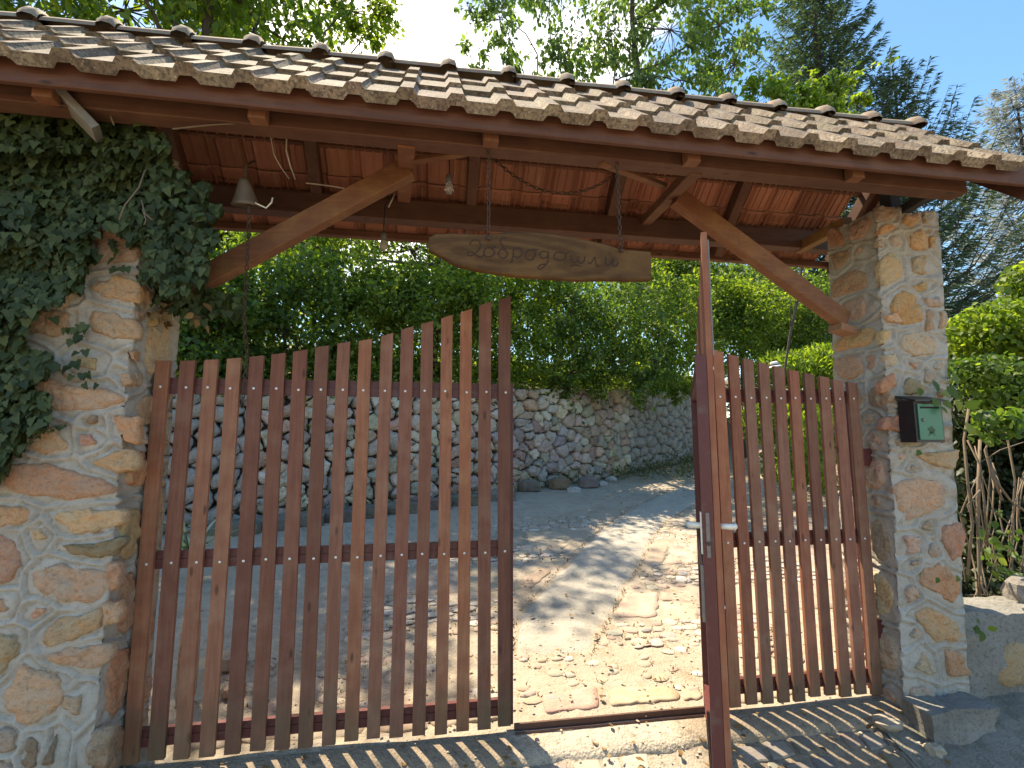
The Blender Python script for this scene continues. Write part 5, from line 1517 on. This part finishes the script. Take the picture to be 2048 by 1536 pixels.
def far_wood():
    bl = [px_blob(500, 640, 320, 95, 18), px_blob(880, 640, 300, 95, 19), px_blob(1260, 640, 300, 95, 20), px_blob(1600, 640, 240, 95, 22), px_blob(200, 620, 300, 120, 17)]
    P, D, C = blobs_to_leaves(bl, 42000, .5, 2.0, .2); n_ = len(P)
    tag(leaves('far_wood', P, rand_dirs(n_), rand_dirs(n_) + np.array([0, -.2, .7]), rng.uniform(.12, .24, n_), OVAL, 'shrub_dark_leaf', stuff=True), 'dark green wood on the slope behind the hedge', 'wood')
far_wood()
# trees whose crowns show above the roof
def tree(*a, **kw):
    kw.setdefault('crown', 'crown'); kw.setdefault('stem', 'trunk'); return plant(*a, **kw)
b0 = wall_top_at(330)
tree('leafy_tree', 'large leafy tree above the left part of the roof', 'tree', (b0.x, b0.y + .6, b0.z),
     [px_blob(*b) for b in [(420, -40, 130, 110, 8.0), (60, 30, 150, 90, 7.6), (250, 20, 120, 80, 8.2), (520, 40, 130, 70, 9.6), (690, 20, 100, 65, 10.8), (330, -190, 220, 120, 8.0), (620, -130, 170, 90, 10.2), (160, -160, 200, 120, 7.6), (720, 85, 55, 28, 10.8), (590, 95, 90, 40, 10.0)]],
     15000, .155, 'tree_leaf', OVAL, .16, droop=.9, spread=.36, shell=.45)
b0 = wall_top_at(850)
tree('leafy_tree', 'dark trunked tree on the bank behind the wall, left of the sign', 'tree', (b0.x + .1, b0.y + .7, b0.z),
     [px_blob(*b) for b in [(870, 380, 150, 90, 9.6), (700, 440, 130, 80, 9.8), (820, 500, 110, 50, 9.9), (1000, 440, 120, 80, 9.8), (560, 470, 110, 70, 9.6), (930, 520, 80, 40, 9.6)]],
     14000, .09, 'tree_leaf', OVAL, .12, droop=.6, spread=.45)
b0 = at(1150, 560, 11.5)
tree('leafy_tree', 'slender leafy tree with forked branches right of the bright cloud gap', 'tree', (b0.x, b0.y, drive_z(10) + 2.4),
     [px_blob(*b) for b in [(1130, 120, 70, 90, 11.0), (1000, 40, 60, 70, 11.0), (1090, -40, 100, 70, 11.0), (940, 110, 40, 25, 10.8), (1010, 150, 50, 35, 10.8), (1100, 190, 70, 35, 11.2), (985, -10, 40, 30, 10.9)]],
     3400, .15, 'cherry_leaf', OVAL, .09, droop=1.1, spread=.30, kfac=1.3)
b0 = at(1268, 560, 11.0)
tree('leafy_tree', 'full leafy tree with an upright dark trunk above the middle of the roof', 'tree', (b0.x, b0.y, drive_z(10) + 2.4),
     [px_blob(*b) for b in [(1265, -60, 120, 100, 10.6), (1220, 60, 80, 70, 10.4), (1340, 60, 90, 80, 10.6), (1440, 50, 90, 80, 10.8), (1230, 160, 100, 50, 10.6), (1360, 160, 100, 50, 10.4), (1470, 130, 70, 60, 10.8), (1400, -60, 120, 90, 10.8), (1500, 40, 50, 60, 10.8)]],
     7000, .15, 'cherry_leaf', OVAL, .12, droop=1.1, spread=.30, kfac=1.3)
b0 = at(1560, 560, 9.5)
tree('leafy_tree', 'small light green tree in front of the spruces', 'tree', (b0.x, b0.y, drive_h(b0.x, b0.y)),
     [px_blob(*b) for b in [(1600, 195, 70, 35, 9.5), (1540, 190, 70, 40, 9.6), (1680, 170, 50, 30, 9.4), (1640, 215, 70, 25, 9.3), (1730, 185, 40, 20, 9.4), (1560, 260, 120, 60, 9.6)]],
     5200, .125, 'bright_leaf', OVAL, .035, droop=.8, spread=.34)
# background trees that close the view between hedge and roof
for i, (lab, px, bl, Y, mt, nl) in enumerate([
        ('broad green tree far behind the hedge left of centre', 480, [(470, 470, 170, 80, 13.0), (620, 430, 170, 90, 13.5), (330, 420, 150, 100, 13.0)], 13, 'shrub_leaf', 14000),
        ('tree far behind the hedge under the carved sign', 1120, [(1120, 500, 170, 70, 14.0), (1000, 430, 150, 90, 14.0), (1260, 480, 120, 70, 14.0)], 14, 'tree_leaf', 14000),
        ('greyish green tree far behind the open wicket', 1420, [(1400, 560, 110, 60, 16.0), (1500, 580, 110, 50, 16.0), (1330, 540, 90, 60, 16.0)], 16, 'cherry_leaf', 14000),
        ('pale garden tree far behind the right pillar', 1600, [(1600, 600, 90, 60, 17.0), (1690, 560, 80, 80, 17.0)], 17, 'shrub_leaf', 9000)]):
    b0 = at(px, 720, Y)
    tree('garden_tree', lab, 'tree', (b0.x, b0.y, b0.z), [px_blob(*b) for b in bl], nl, .15, mt, OVAL, .12, droop=.5, spread=.45, group='trees on the slope behind the hedge')
# conifers
def spruce(name, label, base, ht, rmax, mat, n_whorl, per, nsp, sprig=(.22, .42), up_tip=.25, droop=.32, shape=SPRIG, z0f=.06, pw=.85):
    t = thing(name, base, label, 'tree'); b = np.array(base, float)
    m = MB(); m.tube([b + np.array([0, 0, -.3]), b + np.array([0, 0, ht * .5]), b + np.array([0, 0, ht])], [ht * .016, ht * .009, .02], 8)
    P, D, Z = [], [], []
    for w in range(n_whorl):
        f = z0f + (1 - z0f) * (w + rng.uniform(-.3, .3)) / n_whorl; f = min(max(f, .01), .995)
        L = rmax * (1 - f) ** pw + .15
        for k_ in range(per):
            a = 2 * math.pi * (k_ + rng.uniform(-.35, .35)) / per + w * 1.3
            Lk = L * rng.uniform(.7, 1.15); out = np.array([math.cos(a), math.sin(a), 0]); sidev = np.array([-out[1], out[0], 0])
            ts = np.linspace(0, 1, 6)
            path = [b + np.array([0, 0, ht * f]) + out * Lk * q + np.array([0, 0, Lk * (-droop * math.sin(q * math.pi * .8) + up_tip * q * q * (.5 + f))]) for q in ts]
            m.tube(path, [max(.006, Lk * .012 * (1.1 - q)) for q in ts], 4, cap=False)
            ns = int(nsp * (Lk / rmax + .12))
            q = rng.random(ns) ** .7
            ii = np.minimum((q * 5).astype(int), 4); fr_ = q * 5 - ii; path = np.array(path)
            pos = path[ii] * (1 - fr_)[:, None] + path[ii + 1] * fr_[:, None]
            sd = rng.choice([-1, 1], ns); lat = (1 - q) * .55 * Lk * rng.random(ns)
            pos = pos + sidev * (sd * lat)[:, None] * .6 + np.stack([np.zeros(ns), np.zeros(ns), -rng.random(ns) * .10 * lat - .02], 1)
            dv = out * .8 + sidev * (sd * rng.uniform(.2, 1.0, ns))[:, None] + np.stack([np.zeros(ns), np.zeros(ns), rng.uniform(-.7, .25, ns)], 1)
            P.append(pos); D.append(dv)
    P = np.vstack(P); D = np.vstack(D); n_ = len(P)
    leaves('crown', P, D, rand_dirs(n_) * .7 + np.array([0, 0, .8]), rng.uniform(*sprig, n_), shape, mat, t, origin=tuple(base))
    m.build('trunk', 'bark', t, origin=tuple(base), smooth=True)
    print(label, n_)
    return t
p = at(1690, 800, 17.0); gz = drive_h(p.x, p.y) - .3
spruce('spruce_tree', 'tall dark spruce rising out of the picture above the roof', (p.x, p.y, gz), 22.5, 5.6, 'spruce_leaf', 46, 9, 260, (.18, .36), .35)
p = at(1850, 800, 15.5); gz = drive_h(p.x, p.y) - .3
spruce('spruce_tree', 'dark spruce with upturned branch tips right of the tallest spruce', (p.x, p.y, gz), 14.2, 5.0, 'spruce_leaf', 28, 8, 210, (.15, .32), .95, .22)
p = at(2110, 800, 20.0); gz = drive_h(p.x, p.y) - .5
spruce('cedar_tree', 'pale blue green cedar with feathery sprays at the right picture edge', (p.x, p.y, gz), 18.6, 7.0, 'cedar_leaf', 30, 9, 150, (.22, .5), .30, .22, pw=.7)

# ------------------------------------------------------------------ hedge right of the right pillar
def hedge():
    base = (3.95, 3.25, .5)
    t = thing('hedge', base, 'overgrown hedge with bare twisting stems right of the right pillar', 'hedge')
    rs = []
    def cl(px, py, rx, ry, Y, n_, sz, mat, dep=.35, shape=BROAD):
        c, r = px_blob(px, py, rx, ry, Y, dep); P = np.array(c) + rand_dirs(n_) * rng.random((n_, 1)) ** .45 * np.array(r)
        rs.append((P, rng.uniform(*sz, n_), mat))
    cl(1990, 660, 90, 75, 3.6, 3600, (.035, .065), 'bright_leaf', .45)
    cl(2010, 690, 130, 100, 4.3, 4200, (.05, .09), 'shrub_dark_leaf', .5)
    cl(2080, 700, 80, 120, 3.6, 2600, (.035, .065), 'shrub_dark_leaf', .5)
    cl(1960, 740, 60, 40, 3.4, 800, (.035, .06), 'shrub_dark_leaf', .3)
    cl(2010, 815, 100, 80, 3.7, 4600, (.045, .08), 'hedge_shade_leaf', .5)
    cl(2000, 790, 90, 55, 3.45, 500, (.04, .07), 'shrub_dark_leaf', .3)
    cl(2020, 980, 140, 230, 3.95, 11000, (.05, .09), 'hedge_shade_leaf', .3)
    cl(1960, 1000, 60, 260, 4.3, 5000, (.06, .10), 'hedge_shade_leaf', .3)
    cl(2000, 1190, 130, 60, 3.3, 3500, (.05, .08), 'hedge_shade_leaf', .25)
    cl(2100, 560, 110, 70, 4.0, 2200, (.05, .09), 'shrub_leaf', .4)
    cl(2160, 900, 120, 300, 3.8, 6000, (.06, .10), 'hedge_shade_leaf', .6)
    cl(2000, 832, 75, 22, 2.95, 150, (.045, .075), 'shrub_dark_leaf', .15)
    cl(1985, 860, 60, 30, 3.0, 90, (.045, .075), 'shrub_dark_leaf', .15)
    cl(2020, 1100, 60, 110, 3.1, 60, (.04, .07), 'shrub_dark_leaf', .15)
    cl(1990, 1090, 40, 40, 2.9, 14, (.05, .08), 'shrub_leaf', .1)
    cl(2330, 820, 170, 210, 3.9, 9000, (.045, .08), 'shrub_dark_leaf', .5)
    cl(2300, 640, 150, 60, 4.0, 3000, (.04, .07), 'shrub_leaf', .5)
    cl(2620, 760, 200, 230, 4.1, 9000, (.05, .09), 'shrub_dark_leaf', .5)
    cl(2480, 1000, 330, 120, 3.9, 9000, (.05, .09), 'hedge_shade_leaf', .4)
    big = {}
    for P, s, mt in rs: big.setdefault(mt, [[], []]); big[mt][0].append(P); big[mt][1].append(s)
    for mt, (P, s) in big.items():
        P = np.vstack(P); s = np.concatenate(s); n_ = len(P)
        o = leaves('foliage', P, rand_dirs(n_) * .8 + np.array([.0, -.5, -.6]), rand_dirs(n_) * .7 + np.array([-.1, -.5, .6]), s, BROAD, mt, t, origin=base); o['kind'] = 'stuff'
    for pts, r in [([(1935, 1150), (1945, 1050), (1935, 960), (1928, 880), (1940, 800)], .016), ([(1975, 1090), (1968, 1000), (1960, 930), (1935, 880)], .012), ([(2005, 1000), (1985, 955), (1970, 900), (1985, 870)], .014),
                   ([(2048, 1140), (1995, 1080), (1945, 1040), (1935, 1010), (1960, 980)], .009), ([(2005, 1230), (1998, 1150), (1985, 1090)], .010), ([(2060, 1030), (2020, 1000), (1990, 960), (1978, 915)], .014), ([(1960, 880), (1955, 1000), (1958, 1130), (1962, 1220)], .018),
                   ([(1930, 1190), (2060, 1188)], .005), ([(2060, 880), (2000, 900), (1960, 925)], .006), ([(2055, 1090), (2010, 1040), (1985, 1020)], .007), ([(1945, 830), (1990, 838), (2050, 830)], .008), ([(2030, 1230), (2022, 1100), (2030, 960), (2010, 850)], .012)]:
        MB().tube([at(a, b, 3.15 + .1 * noise.noise((a * .01, b * .01, 0))) for a, b in pts], r * .62, 6).build('stem', 'pale_stem', t, smooth=True)
    for i in range(16):
        x = random.uniform(1925, 2070); y = 1225; pts = []
        for k_ in range(7):
            pts.append(at(x, y, 3.05 + .35 * random.random() + .1 * k_ / 7)); x += random.uniform(-22, 22); y -= random.uniform(35, 65)
        MB().tube(pts, random.uniform(.003, .0065), 5).build('stem', 'pale_stem', t, smooth=True)
    MB().box((3.62, 3.32, .4), (3.66, 3.36, 1.9)).build('fence_post', 'red_metal', t)
    # leaves hanging over the mailbox and the pillar
    n_ = 0
    for (px, py, s) in [(1865, 760, .085), (1893, 772, .10), (1840, 775, .06), (1872, 797, .07), (1885, 800, .07), (1900, 790, .09), (1915, 800, .08), (1880, 812, .06), (1840, 900, .05), (1930, 815, .09), (1915, 850, .12), (1935, 845, .1), (1905, 745, .09), (1842, 1150, .035), (1877, 1155, .04), (1917, 1152, .05), (1955, 1250, .06), (1965, 1262, .07), (1945, 1255, .06), (1975, 1258, .05), (1958, 1240, .05)]:
        P = np.array([at(px, py, 2.57 if px < 1900 else 2.68)])
        leaves('leaf', P, np.array([[random.uniform(-.8, .3), -.2, random.uniform(-.9, .2)]]), np.array([[random.uniform(-.3, .3), -1, .3]]), np.array([s]), BROAD, 'shrub_leaf', t, tint=np.array([random.random()]), origin=tuple(P[0]))
hedge()
# ------------------------------------------------------------------ ivy on the left pillar
def pip(x, y, poly):
    ins = False; n_ = len(poly)
    for i in range(n_):
        (x1, y1), (x2, y2) = poly[i], poly[(i + 1) % n_]
        if (y1 > y) != (y2 > y) and x < (x2 - x1) * (y - y1) / (y2 - y1) + x1: ins = not ins
    return ins
IVY_MASS = [(-190, 250), (-150, 170), (-60, 180), (40, 190), (110, 215), (190, 245), (250, 240), (330, 268), (352, 330), (415, 372), (428, 430), (445, 470), (412, 505), (396, 560), (345, 590), (300, 560), (282, 500), (240, 440), (200, 432), (185, 500), (160, 570), (80, 620), (40, 660), (60, 700), (105, 725), (60, 770), (110, 815), (90, 850), (40, 870), (10, 950), (-60, 980), (-130, 900), (-110, 760), (-170, 640), (-150, 480)]
IVY_HANG = [(300, 560), (345, 590), (396, 560), (430, 580), (480, 590), (485, 640), (440, 620), (400, 650), (350, 620), (310, 600)]
def ivy():
    base = (-1.9, 2.6, street_z(2.6))
    t = thing('ivy', base, 'dark green ivy draped over the left pillar and up to the roof', 'ivy')
    pts = []
    tries = 0
    while len(pts) < 8200 and tries < 150000:
        tries += 1
        x, y = random.uniform(-200, 490), random.uniform(170, 990)
        jx, jy = 26 * noise.noise((x * .03, y * .03, 1)), 26 * noise.noise((x * .03, y * .03, 7))
        if pip(x + jx, y + jy, IVY_MASS) and random.random() < (1 if y < 600 else .6):
            dep = random.random()
            bulge = .11 + .10 * noise.noise((x * .012, y * .012, 0))
            Y = 2.63 - bulge * dep if x < 300 else 2.72 - .28 * dep
            if y < 300: Y -= .10 * dep
            pts.append((x, y, Y, dep))
        elif pip(x, y, IVY_HANG) and random.random() < .7:
            pts.append((x, y, random.uniform(2.75, 3.1), random.random()))
    for _ in range(420):
        x, y = random.uniform(300, 485), random.uniform(555, 650)
        if pip(x, y, IVY_HANG): pts.append((x, y, random.uniform(2.7, 3.05), random.random() * .6))
    # loose sprays over the stonework
    for path in [[(110, 640), (150, 660), (165, 700), (150, 745), (205, 765)], [(-10, 965), (40, 900), (90, 860), (135, 845)], [(60, 700), (100, 720), (140, 740), (180, 768)], [(130, 680), (160, 655), (172, 645)], [(210, 470), (235, 500), (225, 535), (265, 540)], [(30, 860), (60, 850), (70, 840)]]:
        small = path[0][0] < 0
        for i in range(len(path) - 1):
            for k_ in range(9 if small else 3):
                f = (k_ + random.random()) / (9 if small else 3); a_, b_ = path[i], path[i + 1]
                pts.append((a_[0] + (b_[0] - a_[0]) * f + random.uniform(-8, 8) * (.5 if small else 1), a_[1] + (b_[1] - a_[1]) * f + random.uniform(-8, 8) * (.5 if small else 1), 2.60 if small else 2.61, 1.2 if not small else .4))
    pts.sort(key=lambda q: -q[3])
    P = np.array([at(a, b, Y) for a, b, Y, d in pts]); n_ = len(P)
    D = np.stack([rng.uniform(-.6, .6, n_), rng.uniform(-.45, .05, n_), rng.uniform(-1.1, -.5, n_)], 1)
    Nn = np.stack([rng.uniform(-.55, .55, n_), -np.ones(n_), rng.uniform(-.1, .9, n_)], 1)
    sz = rng.uniform(.028, .052, n_); sz[[i for i, q in enumerate(pts) if q[3] == .4]] *= .45
    tint = rng.random(n_)
    for i in range(300):
        V, F, tt = leaf_arrays(P[i:i + 1], D[i:i + 1], Nn[i:i + 1], sz[i:i + 1], IVY, tint[i:i + 1])
        place('ivy_leaf', np_mesh('ivy_leaf', V - P[i], F, 'ivy_leaf', tint=tt), tuple(P[i]), t)
    o = leaves('ivy_foliage', P[300:], D[300:], Nn[300:], sz[300:], IVY, 'ivy_leaf', t, tint[300:], base); o['kind'] = 'stuff'
    # deep layer so that the mass is closed
    Q = []
    while len(Q) < 5400:
        x, y = random.uniform(-200, 445), random.uniform(170, 960)
        if pip(x + 26 * noise.noise((x * .03, y * .03, 1)), y + 26 * noise.noise((x * .03, y * .03, 7)), IVY_MASS): Q.append(at(x, y, random.uniform(2.62, 2.66) if x < 290 else random.uniform(2.72, 3.1)))
    Q = np.array(Q); n_ = len(Q)
    o = leaves('ivy_foliage', Q, np.stack([rng.uniform(-.7, .7, n_), rng.uniform(-.4, .1, n_), -np.ones(n_)], 1), np.stack([rng.uniform(-.5, .5, n_), -np.ones(n_), rng.uniform(-.1, .6, n_)], 1), rng.uniform(.038, .06, n_), IVY, 'ivy_leaf', t, origin=base); o['kind'] = 'stuff'
    for pts_, r, Y in [([(248, 150), (245, 180), (232, 205), (218, 225), (228, 250)], .006, 2.36), ([(290, 340), (278, 375), (250, 410), (238, 440)], .005, 2.40), ([(283, 400), (290, 428), (305, 440)], .005, 2.40), ([(285, 420), (292, 440), (288, 450)], .004, 2.40), ([(375, 560), (376, 590)], .004, 2.6), ([(-10, 965), (40, 900), (90, 860), (135, 845)], .006, 2.62), ([(345, 258), (420, 250), (505, 245)], .006, 2.33)]:
        MB().tube([at(a, b, Y) for a, b in pts_], r * .62, 6).build('ivy_stem', 'pale_stem', t, smooth=True)
    P = np.array([at(random.gauss(a, 10), random.gauss(b, 12), random.uniform(2.6, 2.9)) for a, b in [(300, 620), (330, 630), (395, 640), (400, 620), (310, 640)] for _ in range(6)]); n_ = len(P)
    leaves('dry_leaves', P, rand_dirs(n_) + np.array([0, 0, -.8]), rand_dirs(n_) + np.array([0, -1, 0]), rng.uniform(.04, .07, n_), BROAD, 'dry_leaf', t, origin=base)
ivy()
# spiky striped plant behind the left leaf
sb = at(385, 1005, 5.2); sb.z = drive_h(sb.x, sb.y)
t_sp = thing('spiky_plant', sb, 'striped spiky leaved plant behind the left gate slats', 'plant')
for i in range(26):
    a = random.uniform(0, 2 * math.pi); L = random.uniform(.35, .7); e = random.uniform(.5, 1.4)
    pts = [Vector(sb) + Vector((math.cos(a) * L * q * math.cos(e), math.sin(a) * L * q * math.cos(e), L * q * math.sin(e) - .25 * L * q * q + .25)) for q in (0, .35, .7, 1)]
    s = Vector((-math.sin(a), math.cos(a), 0)); w = .022
    vs = []
    for p_, ww in zip(pts, (.8, 1, .7, .05)): vs += [p_ - s * w * ww, p_ + Vector((0, 0, -.008)), p_ + s * w * ww]
    F = [(k_ * 3 + j, k_ * 3 + j + 1, k_ * 3 + j + 4, k_ * 3 + j + 3) for k_ in range(3) for j in range(2)]
    me = np_mesh('leaf', np.array([list(v) for v in vs]) - np.array(list(sb)), np.array(F), 'spiky_leaf', tint=np.array([random.choice([.1, .8]) if (f_ % 2) else random.choice([.2, .9]) for f_ in range(len(F))]))
    place('leaf', me, sb, t_sp)
# weeds at the wall foot and fallen leaves
def wall_weeds():
    P = []
    for i in range(1500):
        s = random.uniform(2.3, WLEN - 2); p, d = wall_point(s); nr = Vector((-d.y, d.x))
        dens = .5 + .5 * noise.noise((s * 1.3, 0, 0))
        if s > 8.6: dens += .4
        if random.random() > dens: continue
        q = p - nr * abs(random.gauss(.08, .12)); P.append((q.x, q.y, drive_z(q.y) + abs(random.gauss(.0, .13))))
    for i in range(1100):
        q = on_drive(random.uniform(1230, 1400), random.uniform(915, 962)); P.append((q.x, q.y, q.z + abs(random.gauss(0, .12))))
    P = np.array(P); n_ = len(P)
    tag(leaves('weeds', P, rand_dirs(n_) + np.array([0, 0, .7]), rand_dirs(n_), rng.uniform(.05, .11, n_), LANCE, 'weed_leaf', stuff=True), 'weeds growing along the foot of the retaining wall', 'weeds')
    P = []
    for i in range(1500):
        x, y = random.uniform(-3, 6), random.uniform(3, 10.5)
        k_ = noise.noise((x * .8, y * .8, 5))
        if random.random() < .35 + k_: P.append((x, y, drive_h(x, y) + .03))
    for i in range(160):
        x, y = random.uniform(-1.4, 2.9), random.uniform(2.2, 2.84); P.append((x, y, street_z(y) + .035))
    P = np.array(P); n_ = len(P)
    tag(leaves('fallen_leaves', P, rand_dirs(n_) * np.array([1, 1, .15]), rand_dirs(n_) * .35 + np.array([0, 0, 1]), rng.uniform(.02, .05, n_), BROAD, 'dry_leaf', stuff=True), 'dry fallen leaves scattered on the drive and the street', 'leaves')
wall_weeds()
print('objects', len(bpy.data.objects))
